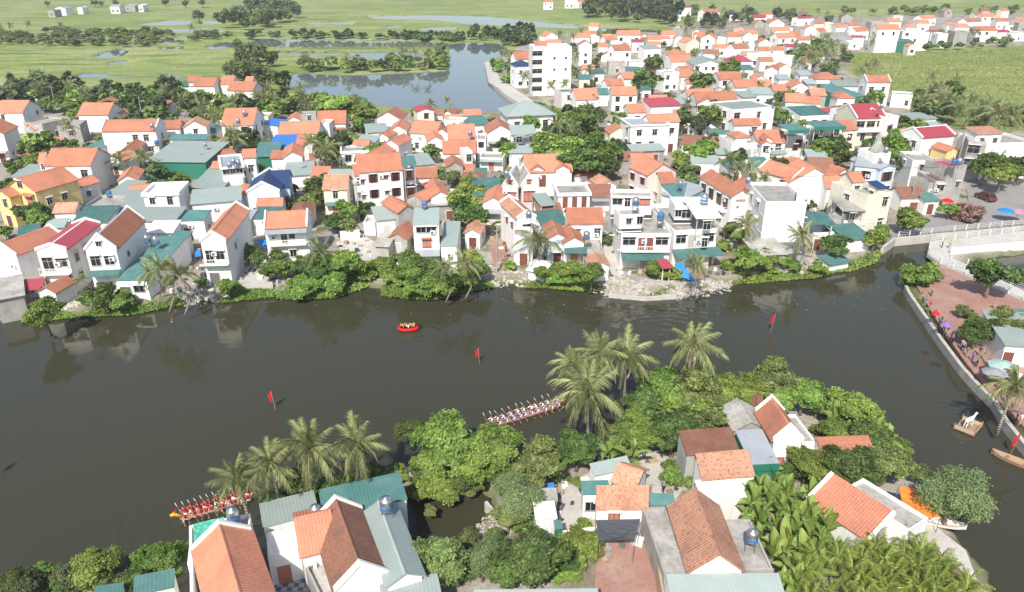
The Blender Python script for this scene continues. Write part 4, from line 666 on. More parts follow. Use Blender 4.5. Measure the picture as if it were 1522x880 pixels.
house(1021,677,1098,671,4.2,640,'S','c','r',r=.9,win=[],lab='rusty brown corrugated roof below the mango trees'); house(1044,714,1121,707,3.6,674,'S','w','a',r=1.3,win=[],lab='pale orange tiled slope under the rusty corrugated roof'); house(1043,742,1108,739,3,715,'S','w','w',r=.3,win=[],lab='white sheet verandah roof below the pale tiled slope'); house(1117,691,1157,689,4.1,641,'S','g','e',r=.6,fas=1,win=[],lab='grey sheet roof with green edge between tiled houses')
house(1092,638,1136,636,3.7,606,'G','c','c',r=.9,win=[],lab='old grey fibre-roofed house behind the rusty roof'); house(1117,604,1131,606,2.5,3,'G','t','b',win=[],lab='tiny brown-roofed hut at the near water edge')
house(1151,654,1192,653,4.6,610,'G','w','o',cop=1,r=1.5,win=[('f',.45,2,1.6,1.2,'s')],lab='white house with orange gable roof and salmon window grille'); house(1193,658,1213,657,3.3,616,'F','w','c',ph=.3,win=[('f',.3,2,.8,.7,'d'),('f',.75,2,.8,.7,'d')],lab='cement-roofed lean-to wing beside the salmon window house')
house(1226,685,1303,682,3.0,651,'S','w','o',r=1.0,win=[],lab='wide orange roof half hidden by trees near the river'); house(1202,744,1289,803,3.4,2.9,'S','w','o',r=1.5,o=.12,cop=1,win=[],lab='ribbed orange roof set diagonally above the areca palms'); 
q0, q1 = P(1202,744,GZ+3.4), P(1289,803,GZ+3.4); qu = (q1-q0).normalized(); qn = Vector((-qu.y, qu.x, 0)); qn = qn if qn.y > 0 else -qn
q0 = q0+qn*3.1+qu*1.2+Vector((0, 0, .8)); q1 = q1+qn*3.1+qu*1.6+Vector((0, 0, .8)); qa, qb = proj(q0), proj(q1)
house(qa[0], qa[1], qb[0], qb[1], 4.2, 2.8, 'F', 'w', 'c', ph=.3, win=[], lab='white cement roof strip along the diagonal orange roof')
house(795,745,828,744,2.3,728,'S','c','c',r=.2,win=[],lab='grey board shed roof beside the blue tarpaulin'); house(797,772,827,770,2.5,748,'S','w','w',r=.2,win=[],lab='white sheet shed roof beside the feathery tree'); house(826,786,835,785,2.2,776,'S','g','g',win=[],lab='small green panel hut corner beside the white shed')
house(705,906,890,904,2.4,879,'S','w','y',r=.3,win=[],lab='long pale roof edge at the bottom below the dense round tree')
# drums on the roofs
for (x, y, z, r, s) in ((226,187,8,.6,'s'),(233,213,5,.7,'b'),(243,275,5,.6,'s'),(162,288,4,.6,'b'),(218,355,5.2,.7,'s'),(231,357,5.2,.7,'s'),(363,168,8,.7,'s'),(354,180,7.5,.7,'s'),(347,240,8,.6,'s'),(354,242,8,.6,'s'),(341,245,8,.6,'s'),(699,198,7.2,.7,'s'),(631,304,8.6,.6,'b'),(797,236,6,.6,'s'),(753,258,9,.6,'s'),(786,319,8.2,.6,'s'),(872,350,4.5,.7,'s'),(945,300,10.4,.75,'s'),(982,322,7.2,.75,'b'),(1047,295,10,.8,'s'),(1011,273,6,.6,'s'),(1112,268,10,.6,'s'),(1116,196,8,.6,'s'),(1310,158,10.5,.6,'s'),(1317,223,10.5,.6,'s'),(1426,240,9.2,.7,'s'),(1418,241,9.2,.6,'b'),(305,215,6,.5,'s'),(55,150,8,.6,'s'),(1150,152,9,.6,'s')):
    tank(x, y, z, r, st=s)
tank(346,765,4.9,.66,lab='steel water drum with blue band on the rear terrace by the red boat'); tank(469,760,4.5,.6,lab='steel water drum between the pale lean-to and teal roof'); tank(574,750,5.4,.7,lab='steel water drum at the end of the long teal roof'); tank(1118,797,4.2,.62,lab='steel water drum on the cement terrace by the banana grove'); tank(1150,597,1.0,.65,lab='steel water drum behind the salmon window house'); tank(1163,599,1.0,.65,st='b',lab='blue water drum behind the salmon window house')
# spire on the tower room
mb = MB(); tl = P(1306,210,GZ+11.5); mb.lathe([(1.7,0),(1.75,.15),(1.1,1.1),(.55,2.3),(.35,3.4),(.3,3.5),(.02,3.6)], 12); o_ = mb.build('spire', M['conc'], smooth=True); o_.location = (tl.x, tl.y, GZ+9.4); tag(o_, 'grey cement bell-shaped spire on the white tower behind the pale blue villa', 'spire')
# ------------------------------------------------------------------ plants
def quads_mesh(name, pos, nor, size, asp, tone, m, seed=0, fold=None):
    """one small four-cornered leaf for every point"""
    rs = np.random.RandomState(seed); n = len(pos)
    t = np.cross(nor, rs.normal(size=(n, 3))); t /= np.linalg.norm(t, axis=1, keepdims=True)+1e-9; b = np.cross(nor, t)
    L_ = (size*asp)[:, None]*t; B_ = size[:, None]*b
    v = np.stack([pos-L_, pos-B_*0.9+L_*0.1, pos+L_, pos+B_*0.9+L_*0.1], 1).reshape(-1, 3)
    me = bpy.data.meshes.new(name); me.vertices.add(4*n); me.vertices.foreach_set('co', v.astype(np.float32).ravel())
    me.loops.add(4*n); me.loops.foreach_set('vertex_index', np.arange(4*n, dtype=np.int32)); me.polygons.add(n); me.polygons.foreach_set('loop_start', np.arange(0, 4*n, 4, dtype=np.int32)); me.update()
    at = me.attributes.new('tone', 'FLOAT', 'POINT'); at.data.foreach_set('value', np.repeat(np.clip(tone, 0, 1), 4).astype(np.float32))
    me.materials.append(m); return me
def crown_mesh(name, seed, n, leaf, m, kind='round'):
    rs = np.random.RandomState(seed)
    nl = {'round': 15, 'tall': 13, 'flat': 14, 'shrub': 11, 'feather': 12}[kind]
    sz = {'round': 0.86, 'tall': 1.25, 'flat': 0.55, 'shrub': 0.72, 'feather': 1.1}[kind]
    d = rs.normal(size=(nl, 3)); d /= np.linalg.norm(d, axis=1, keepdims=True); d[:, 2] = d[:, 2]*0.75+0.12
    nl2 = nl; lc = d*rs.uniform(0.46, 0.86, (nl, 1)); lr = rs.uniform(0.17, 0.36, nl); lc[0] = (0, 0, 0.05); lr[0] = 0.46
    nc = max(60, min(n//26, 330)); k = rs.choice(nl, nc, p=lr**2/np.sum(lr**2))
    cd = rs.normal(size=(nc, 3)); cd /= np.linalg.norm(cd, axis=1, keepdims=True); cd[:, 2] = np.where(cd[:, 2] < -0.35, -cd[:, 2], cd[:, 2])
    cc = lc[k]+cd*(lr[k]*rs.uniform(0.6, 1.22, nc))[:, None]; ct = rs.uniform(0, 1, nc)
    i = rs.randint(0, nc, n); sp = (0.07 if n > 5000 else 0.10) if kind != 'feather' else 0.12
    pos = cc[i]+rs.normal(size=(n, 3))*sp*np.array([1, 1, 0.75])
    out = pos-np.array([0, 0, -0.25]); out /= np.linalg.norm(out, axis=1, keepdims=True)+1e-9
    nor = out*0.55+np.array([0, 0, 0.55])+rs.normal(size=(n, 3))*0.55; nor /= np.linalg.norm(nor, axis=1, keepdims=True)
    pos = pos*np.array([1, 1, sz])
    size = leaf*rs.uniform(0.45, 1.6, n); asp = np.full(n, 1.5 if kind != 'feather' else 3.6)
    if kind == 'feather': size *= 0.5
    tone = ct[i]*0.62+rs.uniform(0, 0.38, n)
    return quads_mesh(name, pos, nor, size, asp, tone, m, seed)
def trunk_mesh(seed, hh, rr):
    rs = random.Random(seed); t = MB(); lean = (rs.uniform(-.1, .1), rs.uniform(-.1, .1))
    t.tube([(0,0,-.15),(lean[0]*.3,lean[1]*.3,hh*.3),(lean[0],lean[1],hh*.62),(lean[0]*.8,lean[1]*.8,hh)], [rr*1.25, rr, rr*.75, rr*.4], 7)
    for q in range(5):
        a = q*1.26+rs.uniform(-.3, .3); z = hh*rs.uniform(.42, .75); e = rs.uniform(.45, .72)
        t.tube([(lean[0]*.6,lean[1]*.6,z),(math.cos(a)*e*.5,math.sin(a)*e*.5,z+.26),(math.cos(a)*e,math.sin(a)*e,z+.5)], [rr*.5, rr*.34, rr*.14], 5)
    return t.mesh('trunk', M['bark'], True)
TREE = {}
TK = {'m':('m','round'),'l':('l','round'),'o':('o','round'),'f':('f','feather'),'d':('d','tall'),'s':('l','shrub'),'u':('o','shrub'),'w':('m','shrub'),'v':('v','shrub'),'t':('l','tall'),'x':('o','tall'),'i':('m','flat')}
TD = {'m':'dense dark green tree','l':'light green leafy tree','o':'olive green bushy tree','f':'grey-green feathery tree','d':'dark upright tree','s':'low lime green shrub','u':'low olive shrub','w':'low dark shrub','v':'pink-flowering shrub','t':'tall light green tree','x':'tall olive tree','i':'spreading dark green tree'}
def tree_proto(ty, lod, var):
    k = (ty, lod, var)
    if k not in TREE:
        lm, kd = TK[ty]; n, lf = ((26000, 0.031), (7500, 0.056), (1900, 0.115))[lod]
        TREE[k] = (crown_mesh('crown', hash((ord(ty), lod, var)) % 9999, n, lf, LEAF[lm], kd), trunk_mesh(var+ord(ty), 1.15, 0.075))
    return TREE[k]
def plant_tree(ty, x, y, wd, gz=None, hs=1.0, group='trees of the village', lab=None):
    s = wd/2; kd = TK[ty][1]; dist = math.hypot(x, y); lod = 0 if dist < 112 else 1 if dist < 215 else 2
    cz = {'round': 1.2, 'tall': 1.5, 'flat': 1.15, 'shrub': 0.42, 'feather': 1.3}[kd]
    gz = GZ if gz is None else gz
    nm = 'shrub' if kd == 'shrub' else 'tree'
    root = empty(nm, (x, y, gz-.05), rnd.uniform(0, 6.28)); g = tree_proto(ty, lod, rnd.randrange(3 if lod else 2))
    v = rnd.uniform(.9, 1.12)
    inst('crown', g[0], root, (0, 0, cz*s*hs), sc=(s*v, s/v, s*hs)); inst('trunk', g[1], root, sc=(s, s, s*cz/1.2*hs))
    if lab: tag(root, lab, nm, group)
    else: auto(root, TD[ty], nm, group, at=Vector((x, y, gz+cz*s)))
    return root
def tree_px(ty, cx, cy, wpx, hs=1.0, **k):
    kd = TK[ty][1]; cz = {'round': 1.2, 'tall': 1.5, 'flat': 1.15, 'shrub': 0.42, 'feather': 1.3}[kd]; z = GZ+2
    for _ in range(5):
        p = P(cx, cy, z); wd = wpx*depth(p)/FPX; z = GZ+cz*wd/2*hs
    return plant_tree(ty, p.x, p.y, wd, hs=hs, **k)
# palms
def frond_mesh(seed, droop, m, n=30, wid=0.31):
    rs = random.Random(seed); v = []; f = []; tn = []
    def pt(s): return Vector((s*(1-.16*droop*s), 0, .42*s-droop*s*s))
    for sg in (-1, 1):
        for i in range(n):
            s = .14+.86*i/(n-1); p = pt(s); L_ = wid*(math.sin(math.pi*(.12+.8*s))**.7)*rs.uniform(.65, 1.2); wv = .0125 if n > 20 else .024
            a = Vector((.48+.4*s+rs.uniform(-.12, .12), sg*.78, -.5-.55*droop*s)).normalized(); fw = Vector((1, 0, .1))*wv
            q = p+a*(L_*.5)+Vector((0, 0, .02)); e = p+a*L_+Vector((0, 0, -.09*L_/wid))
            k = len(v); v += [p-fw, p+fw, q+fw*.85, e, q-fw*.85]; f.append((k, k+1, k+2, k+3, k+4)); tn += [rs.uniform(.2, 1)]*5
    for i in range(8):
        p, q = pt(i/8), pt((i+1)/8); r = .016*(1-i/9); k = len(v)
        v += [p+Vector((0, r, 0)), p-Vector((0, r, 0)), q-Vector((0, r*.85, 0)), q+Vector((0, r*.85, 0)), p+Vector((0, 0, -r)), q+Vector((0, 0, -r))]
        f += [(k, k+1, k+2, k+3), (k+1, k+4, k+5, k+2), (k+4, k, k+3, k+5)]; tn += [1.0]*6
    me = bpy.data.meshes.new('frond'); me.from_pydata([tuple(x) for x in v], [], f); me.materials.append(m)
    at = me.attributes.new('tone', 'FLOAT', 'POINT'); at.data.foreach_set('value', tn); return me
FRN = [frond_mesh(i, (.35, .6, .85, 1.05)[i], LEAF['P']) for i in range(4)]+[frond_mesh(9, 1.25, LEAF['Q'])]
ARE = [frond_mesh(20+i, (.4, .7, .95)[i], LEAF['A'], n=13, wid=0.30) for i in range(3)]
def frond_list(seed, n=19):
    rs = random.Random(seed); out = []
    for i in range(n):
        q = i/(n-1); el = 1.3-1.85*q+rs.uniform(-.25, .25); out.append((i*2.399+rs.uniform(-.5, .5), el, min(4 if (q > .9 and rs.random() < .6) else 3, int(q*4)), rs.uniform(.7, 1.12)*(0.75+.3*math.sin(q*3.1))))
    return out
nut = MB(); 
for i in range(6): nut.lathe([(.02,-.13+(-.25)),(.11,-.05-.25),(.12,.04-.25),(.02,.13-.25)], 6, .2*math.cos(i*1.05), .2*math.sin(i*1.05))
NUT = nut.mesh('coconut_bunch', mat('coconut_husk', (.22,.16,.05)), True)
PCROWN = {}
def palm_crown(var):
    if var not in PCROWN:
        v = []; f = []; tn = []; 
        for (az, el, k, s) in frond_list(var, 15):
            me = FRN[k]; mt = Matrix.Rotation(az, 4, 'Z') @ Matrix.Rotation(-el, 4, 'Y') @ Matrix.Scale(s, 4); b0 = len(v)
            v += [tuple(mt @ x.co) for x in me.vertices]; f += [tuple(b0+i for i in p.vertices) for p in me.polygons]; tn += [a.value for a in me.attributes['tone'].data]
        me = bpy.data.meshes.new('crown'); me.from_pydata(v, [], f); me.materials.append(LEAF['P']); at = me.attributes.new('tone', 'FLOAT', 'POINT'); at.data.foreach_set('value', tn); PCROWN[var] = me
    return PCROWN[var]
PTRK = {}
def palm(px, py, wpx, hgt=6.5, lean=(0, 0), near=False, lab=None, gz=GZ, group='coconut palms'):
    p = P(px, py, gz+hgt); L_ = wpx*depth(p)/FPX/2*1.2
    bx, by = p.x-lean[0], p.y-lean[1]; root = empty('coconut_palm', (bx, by, gz-.1), 0)
    if near:
        t = MB(); t.tube([(0,0,0),(lean[0]*.15,lean[1]*.15,hgt*.3),(lean[0]*.5,lean[1]*.5,hgt*.65),(lean[0],lean[1],hgt+.1)], [.24,.15,.13,.12], 9); t.build('trunk', M['palmbark'], root, True)
        for (az, el, k, s) in frond_list(int(px*7+py), 27):
            fr = inst('frond', FRN[k], root, (lean[0], lean[1], hgt), (0, -el, az)); fr.scale = (L_*s,)*3
        inst('coconut_bunch', NUT, root, (lean[0], lean[1], hgt))
    else:
        if 0 not in PTRK:
            t = MB(); t.tube([(0,0,0),(.2,0,.35),(.25,.1,.7),(0,0,1)], [.03,.022,.02,.018], 6); PTRK[0] = t.mesh('trunk', M['palmbark'], True)
        c = inst('crown', palm_crown(rnd.randrange(4)), root, (0, 0, hgt), (0, 0, rnd.uniform(0, 6))); c.scale = (L_,)*3
        inst('trunk', PTRK[0], root, sc=(hgt*.8, hgt*.8, hgt))
    if lab: tag(root, lab, 'palm', group)
    else: auto(root, 'coconut palm with arching fronds', 'palm', group, at=Vector((bx, by, gz+hgt)))
# banana and areca
def blade_mesh(seed, droop):
    rs = random.Random(seed); v = []; f = []; tn = []; n = 9
    for i in range(n+1):
        s = i/n; x = s*(1-.2*droop*s); z = .75*s-droop*s*s; w = .155*math.sin(math.pi*min(1, .05+s*.96))**.6*(1 if s > .12 else .25)
        j = rs.uniform(-.03, .03); v += [(x, -w, z+w*.35+j), (x, 0, z), (x, w, z+w*.35-j)]; tn += [.3+rs.uniform(0, .5), .95, .3+rs.uniform(0, .5)]
        if i: k = 3*i; f += [(k-3, k-2, k+1, k), (k-2, k-1, k+2, k+1)]
    me = bpy.data.meshes.new('leaf_blade'); me.from_pydata(v, [], f); me.materials.append(LEAF['B']); at = me.attributes.new('tone', 'FLOAT', 'POINT'); at.data.foreach_set('value', tn); return me
BLD = [blade_mesh(i, (.35, .7, 1.0)[i]) for i in range(3)]
bs = MB(); bs.tube([(0,0,0),(.03,0,.5),(0,.03,1)], [.13,.1,.06], 7); BST = bs.mesh('stem', mat('banana_stem', (.20,.22,.09)), True)
def banana(px, py, h=3.0, lab=None, n=8, group='banana plants'):
    p = P(px, py, GZ+h*.75); root = empty('banana_plant', (p.x, p.y, GZ-.1), rnd.uniform(0, 6)); inst('stem', BST, root, sc=(1, 1, h*.6))
    for i in range(n):
        q = i/n; b = inst('leaf_blade', BLD[min(2, int(q*3))], root, (0, 0, h*.58), (rnd.uniform(-.3, .3), -(1.0-1.1*q), i*2.4+rnd.uniform(-.3, .3))); s = h*rnd.uniform(.62, .85); b.scale = (s, s, s)
    if lab: tag(root, lab, 'banana plant', group)
    else: auto(root, 'banana plant with broad arching leaves', 'banana plant', group, at=Vector((p.x, p.y, GZ+h)))
def areca(px, py, h=3.4, n=9):
    p = P(px, py, GZ+h); root = empty('areca_palm', (p.x, p.y, GZ-.1), rnd.uniform(0, 6)); inst('stem', BST, root, sc=(.6, .6, h))
    for i in range(n):
        q = i/n; b = inst('frond', ARE[min(2, int(q*3))], root, (0, 0, h*.96), (0, -(1.1-1.1*q), i*2.4+rnd.uniform(-.25, .25))); s = rnd.uniform(1.5, 2.0); b.scale = (s, s, s)
    auto(root, 'areca palm with short feathery fronds', 'palm', 'areca palms', at=Vector((p.x, p.y, GZ+h)))
# near bank trees: type, crown middle, crown width in the picture
NEAR = '''l:665,655,104 m:609,640,48 l:738,672,92 o:795,692,84 f:766,742,66 s:648,726,66 o:652,828,92 f:716,832,66 m:792,826,112 m:745,845,50 s:858,815,72 s:838,850,50 m:858,664,74 l:835,675,50 o:905,655,46 l:985,575,74 m:962,598,70 l:1020,602,80 o:1045,582,90 m:1002,640,86 l:960,650,64 t:930,640,44 o:1050,620,70 l:1090,590,60 l:1112,577,56 o:1150,568,72 l:1195,585,62 l:1165,590,56 l:1270,607,76 m:1295,650,66 l:1310,668,44 s:1010,706,60 l:1200,692,70 m:1170,702,40 m:1270,695,92 o:1318,690,64 f:1416,738,88 o:1366,704,34 d:45,872,52 m:20,880,46 l:135,846,80 t:165,840,46 l:228,833,62 s:262,822,36 m:95,868,46 s:430,724,46 l:405,745,40 m:505,735,46 s:590,706,36 m:615,812,30 s:1128,640,30 s:780,778,44 u:700,726,36 s:920,690,30 s:855,716,24 s:885,690,30 l:1240,640,50 u:1230,604,44 l:735,650,56 o:760,700,60 l:700,690,70 m:1075,600,56 s:1140,620,36 s:1080,640,30 u:640,760,24 m:680,850,50 l:640,690,60 u:820,840,40 s:870,790,40 s:300,830,26 m:770,705,56 l:825,700,40 m:690,712,44 l:720,700,50 m:625,700,36 o:755,770,50 m:735,800,40 o:700,800,36 m:630,845,50 o:600,835,30 m:760,850,60 l:830,810,40 m:845,835,40 l:945,625,50 m:1030,640,50 o:935,655,36 l:1070,570,50 m:1130,585,40 m:1215,600,40 l:1240,600,46 m:1300,678,40 l:1245,690,40 l:1220,705,40 m:455,718,62 l:482,730,46 m:548,706,52 l:520,716,40 m:420,742,40 l:1340,668,40 m:1175,575,50 l:1130,562,40 s:1230,640,40 m:190,868,56 l:60,856,54 d:108,856,52 l:254,848,36 m:22,868,50 o:165,872,50 l:85,850,30 m:205,845,36'''
for t in NEAR.split():
    ty, r = t.split(':'); x, y, w = [float(q) for q in r.split(',')]; tree_px(ty, x, y, w, group='trees on the near bank')
for (x, y, w, h, l, lab) in ((352,712,82,6.2,(-.6,.3),'coconut palm hanging over the red crew boat'),(402,692,86,6.8,(-.4,.2),'coconut palm second from the red crew boat'),(460,668,100,7.6,(.3,.4),'broad coconut palm with pale dry fronds, third from the red crew boat'),(531,662,94,7.4,(-.2,.2),'coconut palm standing at the long teal roof'),
    (873,584,108,7.0,(-.3,.2),'large coconut palm in front of its cluster by the white crew boat'),(852,545,76,7.6,(-.5,.5),'coconut palm leaning out to the river behind the large one'),(890,526,78,8,(.1,.5),'tallest-looking coconut palm at the back of the riverbank cluster'),(931,530,82,7.4,(-.1,.1),'slim coconut palm with bare pale trunk beside the cluster'),(1029,514,84,8.5,(.2,.2),'coconut palm rising above the mango trees on the near bank'),(1508,575,76,6,(.2,0),'coconut palm on the plaza quay among the onlookers')):
    palm(x, y, w, h, l, True, lab)
BAN = '1130,722 1150,712 1172,730 1120,745 1145,748 1165,758 1190,745 1200,765 1182,785 1155,785 1132,775 1205,790 1220,805 1170,810 1195,820 1150,820 1175,845 1140,700 1112,730 1215,775 1165,735 1140,735 1185,765 1125,800 1240,820 1230,785 1160,870 1185,870 1210,850 1300,640 1318,655 1305,628 1245,622 1258,640 1115,765 1210,735 1100,640 1112,626 920,670 940,676 905,668'
for t in BAN.split():
    x, y = [float(q) for q in t.split(',')]; banana(x, y, rnd.uniform(2.6, 3.6))
rr = random.Random(5)
for i in range(64):
    for _ in range(60):
        x, y = rr.uniform(1190, 1452), rr.uniform(795, 905)
        if y > 800+max(0, (1300-x))*.25+max(0, x-1330)*.32 and x < 1300+ (y-780)*1.6+20 and x > 1180: break
    areca(x, y, rr.uniform(2.6, 3.8))
# far bank waterside and village trees, listed
MID = '''l:65,463,58 m:150,440,40 s:175,448,46 s:135,446,36 m:47,315,40 l:55,330,40 m:60,322,36 l:338,425,30 s:350,430,24 l:370,372,30 m:378,385,30 l:270,268,30 m:268,290,34 u:250,262,24 m:345,205,36 d:372,206,26 l:336,229,22 o:480,228,34 m:478,210,30 d:505,212,30 l:520,205,34 l:545,170,40 s:500,160,60 s:470,158,50 s:530,158,44 m:470,285,40 l:462,300,30 o:480,270,30 m:500,330,34 l:515,310,36 o:520,335,30 m:540,310,30 l:560,305,24
m:470,395,50 l:510,390,56 s:540,400,50 s:490,415,60 s:450,425,50 l:400,400,34 l:420,396,36 m:440,400,30 s:590,410,46 l:610,405,50 m:640,400,46 s:620,425,50 s:655,425,56 m:600,385,40 l:570,395,36 s:690,415,46 l:710,400,36 s:700,380,34 l:690,300,50 m:700,318,56 l:715,290,40 s:665,258,30 o:640,225,30 l:632,240,24 l:788,185,30 m:822,195,26 l:810,215,44 m:850,205,34 l:845,230,60 m:870,225,56 l:900,230,50 l:880,245,50 m:905,245,40 i:860,240,70 l:800,230,30 o:825,215,40 l:755,225,30 m:745,215,26 m:925,220,22 l:885,210,36 d:915,215,18 m:870,180,44 m:855,170,36 l:830,172,24 l:840,180,30 d:885,175,30 m:960,122,36 l:955,115,32 m:1045,123,34 m:1015,178,36 m:1000,195,30 d:1040,185,30 l:1055,172,40 m:1065,165,36 l:1045,225,44 m:1060,210,30 l:1015,240,30 o:1025,252,26 l:1010,232,26 m:1155,245,30 l:1085,100,30 m:970,95,26
m:1235,215,44 l:1220,225,44 m:1250,232,36 l:1340,225,44 l:1330,210,40 m:1345,245,36 l:1318,215,30 l:1355,325,44 l:1345,330,26 v:1438,318,52 l:1412,312,26 m:1465,245,50 l:1490,260,44 m:1515,250,44 l:1480,235,40 m:1355,190,40 o:1375,165,40 l:1300,145,26 o:1290,155,30
s:1090,395,40 l:1110,385,44 s:1135,390,50 s:1160,385,44 l:1100,350,24 m:1085,340,30 s:1075,365,30 m:1245,365,40 l:1225,350,22 l:1300,355,34 l:1310,345,26 s:1215,398,26 s:1180,395,30 s:985,402,36 l:970,398,30 s:1000,408,36 s:940,392,20 l:850,400,40 s:825,400,36 l:880,405,44 s:860,415,36 s:830,412,36 l:805,405,26 s:760,395,24 m:905,355,20 s:1370,408,50 s:1355,412,40 m:1475,408,62 o:1430,462,22 m:1460,490,50 o:1490,485,56 m:1440,497,36 o:1520,490,44 s:1440,468,20 l:1375,410,30 l:300,420,20 m:90,250,24 o:75,232,26 l:60,212,40 m:48,222,30 o:100,225,20 l:125,235,22 l:200,260,26 l:450,255,24 m:430,300,24 l:410,298,20'''
for t in MID.split():
    ty, r = t.split(':'); x, y, w = [float(q) for q in r.split(',')]; tree_px(ty, x, y, w*1.05)
for t in '238,402,64 262,408,60 222,408,44 475,375,56 690,392,56 660,398,44 800,358,64 1108,336,56 1190,352,56 1030,388,40 1040,395,30 345,205,50 485,222,44 880,150,30 875,160,24 840,125,22 1085,238,40 1100,252,30 120,415,24 1135,265,30 640,155,24 665,150,20 820,128,24 530,148,24 1460,168,50 1485,170,50 1475,160,40 1505,172,40 1385,140,36 1400,145,40 1410,150,36 1370,150,30 1425,160,34 1395,130,30 1290,100,24 1300,95,22 1280,105,22 1200,85,26 1210,75,24 1225,80,24 1190,95,24 1235,70,24 1300,60,20 1115,250,34 700,260,18 460,210,30 300,160,34 270,150,30 320,175,24'.split():
    x, y, w = [float(q) for q in t.split(',')]; palm(x, y, w, rnd.uniform(5.0, 6.8))
def clear_of_houses(x, y, mg):
    for (hx, hy, r, a, b, rz) in FOOT:
        if abs(x-hx) < r*1.5+mg and abs(y-hy) < r*1.5+mg:
            c, s = math.cos(rz), math.sin(rz); lx, ly = (x-hx)*c+(y-hy)*s, -(x-hx)*s+(y-hy)*c
            if abs(lx) < a+mg and abs(ly) < b+mg: return False
    return True
FARTREES = []
def low_crown(ty, var):
    k = ('low', ty, var)
    if k not in TREE:
        me = crown_mesh('crown', 77+var+ord(ty), 420, .2, LEAF[TK[ty][0]], TK[ty][1]); co = np.empty(len(me.vertices)*3, np.float32); me.vertices.foreach_get('co', co); tn = np.empty(len(me.vertices), np.float32); me.attributes['tone'].data.foreach_get('value', tn); TREE[k] = (co.reshape(-1, 3), tn)
    return TREE[k]
def wood(name, trees, lab):
    """a wood or tree belt that reads as one mass"""
    by = {}
    V = []; T = []; MI = []; keys = sorted({t[0] for t in trees})
    for (ty, x, y, w, hs, r) in trees:
        co, tn = low_crown(ty, r.randrange(3)); a = r.uniform(0, 6.28); c, s = math.cos(a), math.sin(a); R = np.array([[c,-s,0],[s,c,0],[0,0,1]]); q = w/2; cz = {'round':1.2,'tall':1.5,'flat':1.15,'shrub':.42,'feather':1.3}[TK[ty][1]]
        V.append((co*np.array([q,q,q*hs])) @ R.T+np.array([x,y,.7+cz*q*hs*.8])); T.append(np.clip(tn*.8+r.uniform(-.1,.25),0,1)); MI += [keys.index(ty)]*(len(co)//4)
    V = np.concatenate(V); T = np.concatenate(T); n = len(V)//4
    me = bpy.data.meshes.new(name); me.vertices.add(4*n); me.vertices.foreach_set('co', V.astype(np.float32).ravel()); me.loops.add(4*n); me.loops.foreach_set('vertex_index', np.arange(4*n, dtype=np.int32)); me.polygons.add(n); me.polygons.foreach_set('loop_start', np.arange(0, 4*n, 4, dtype=np.int32))
    for k in keys: me.materials.append(LEAF[TK[k][0]])
    me.polygons.foreach_set('material_index', MI); me.update(); at = me.attributes.new('tone', 'FLOAT', 'POINT'); at.data.foreach_set('value', T.astype(np.float32)); o = stuff(link(bpy.data.objects.new(name, me))); o['label'] = lab
def scatter(pp, n, types, w0, w1, seed, palms=0.0, mg=0.6, hs=1.0, land=True, group='trees beyond the village', lab=None):
    FT = []
    pts = [P(x, y) for x, y in pp]; xs = [p.x for p in pts]; ys = [p.y for p in pts]; r = random.Random(seed); poly = np.array([[p.x, p.y] for p in pts])
    X = np.array([r.uniform(min(xs), max(xs)) for _ in range(n*40)]); Y = np.array([r.uniform(min(ys), max(ys)) for _ in range(n*40)])
    ok = sdf(X, Y, poly) < 0
    if land: ok &= landdist(X, Y) > 1.2
    k = 0
    for x, y in zip(X[ok], Y[ok]):
        if k >= n: break
        w = r.uniform(w0, w1)
        if not clear_of_houses(x, y, mg+w*.12): continue
        k += 1
        if r.random() < palms:
            hh = r.uniform(4.5, 7); q = proj(Vector((x, y, GZ+hh))); palm(q[0], q[1], 5.6*FPX/depth(Vector((x, y, 5))), hh)
        elif group == 'trees beyond the village': FT.append((r.choice(types), x, y, w*.85, hs, r))
        else: plant_tree(r.choice(types), x, y, w, gz=.75 if y > 250 else GZ, hs=hs, group=group)
    if FT: wood('treeline', FT, lab or 'belt of trees beyond the houses')
scatter([(-40,150),(60,140),(180,140),(270,135),(280,150),(330,160),(430,172),(430,182),(330,185),(270,195),(250,185),(150,182),(60,176),(-20,170)], 130, 'dmmold', 4.5, 8.5, 1, .1)
scatter([(355,140),(420,150),(520,172),(560,176),(520,184),(440,184),(370,175)], 40, 'mlld', 3.5, 6, 2, .1)
scatter([(338,100),(352,78),(398,86),(415,110),(425,130),(405,140),(345,125)], 34, 'fxfo', 5, 9, 3)
scatter([(330,48),(345,22),(380,14),(440,14),(458,24),(430,34),(360,50)], 40, 'fofx', 8, 14, 4)
scatter([(370,59),(370,52),(560,56),(690,54),(690,62),(560,60)], 95, 'dom', 4, 7, 5, hs=.75)
scatter([(690,63),(700,54),(810,50),(815,62),(760,72),(700,66)], 44, 'dmd', 5, 9, 6)
scatter([(870,26),(900,12),(1000,14),(1010,30),(1000,44),(930,32)], 52, 'ddm', 8, 14, 7, mg=.2)
scatter([(1010,46),(1030,20),(1250,24),(1255,36),(1120,42)], 46, 'mofd', 6, 10, 8, .2, mg=.2)
scatter([(-30,66),(-30,48),(160,46),(345,50),(345,58),(200,70)], 170, 'oofl', 3.5, 7, 9, .05, hs=.7)
scatter([(440,108),(442,98),(560,100),(640,88),(668,84),(668,104),(560,106)], 48, 'molmd', 4, 7.5, 10, .12)
scatter([(725,100),(770,88),(790,110),(795,150),(745,125)], 22, 'lml', 3.5, 6, 11, .15)
scatter([(1355,165),(1370,140),(1425,140),(1445,178),(1400,190)], 22, 'mlm', 4, 8, 12, .3)
scatter([(1435,190),(1445,172),(1560,175),(1560,190)], 16, 'mlm', 4, 7, 13, .4)
scatter([(1170,105),(1180,66),(1255,66),(1262,100),(1240,118)], 46, 'omfl', 4, 7, 14, .35)
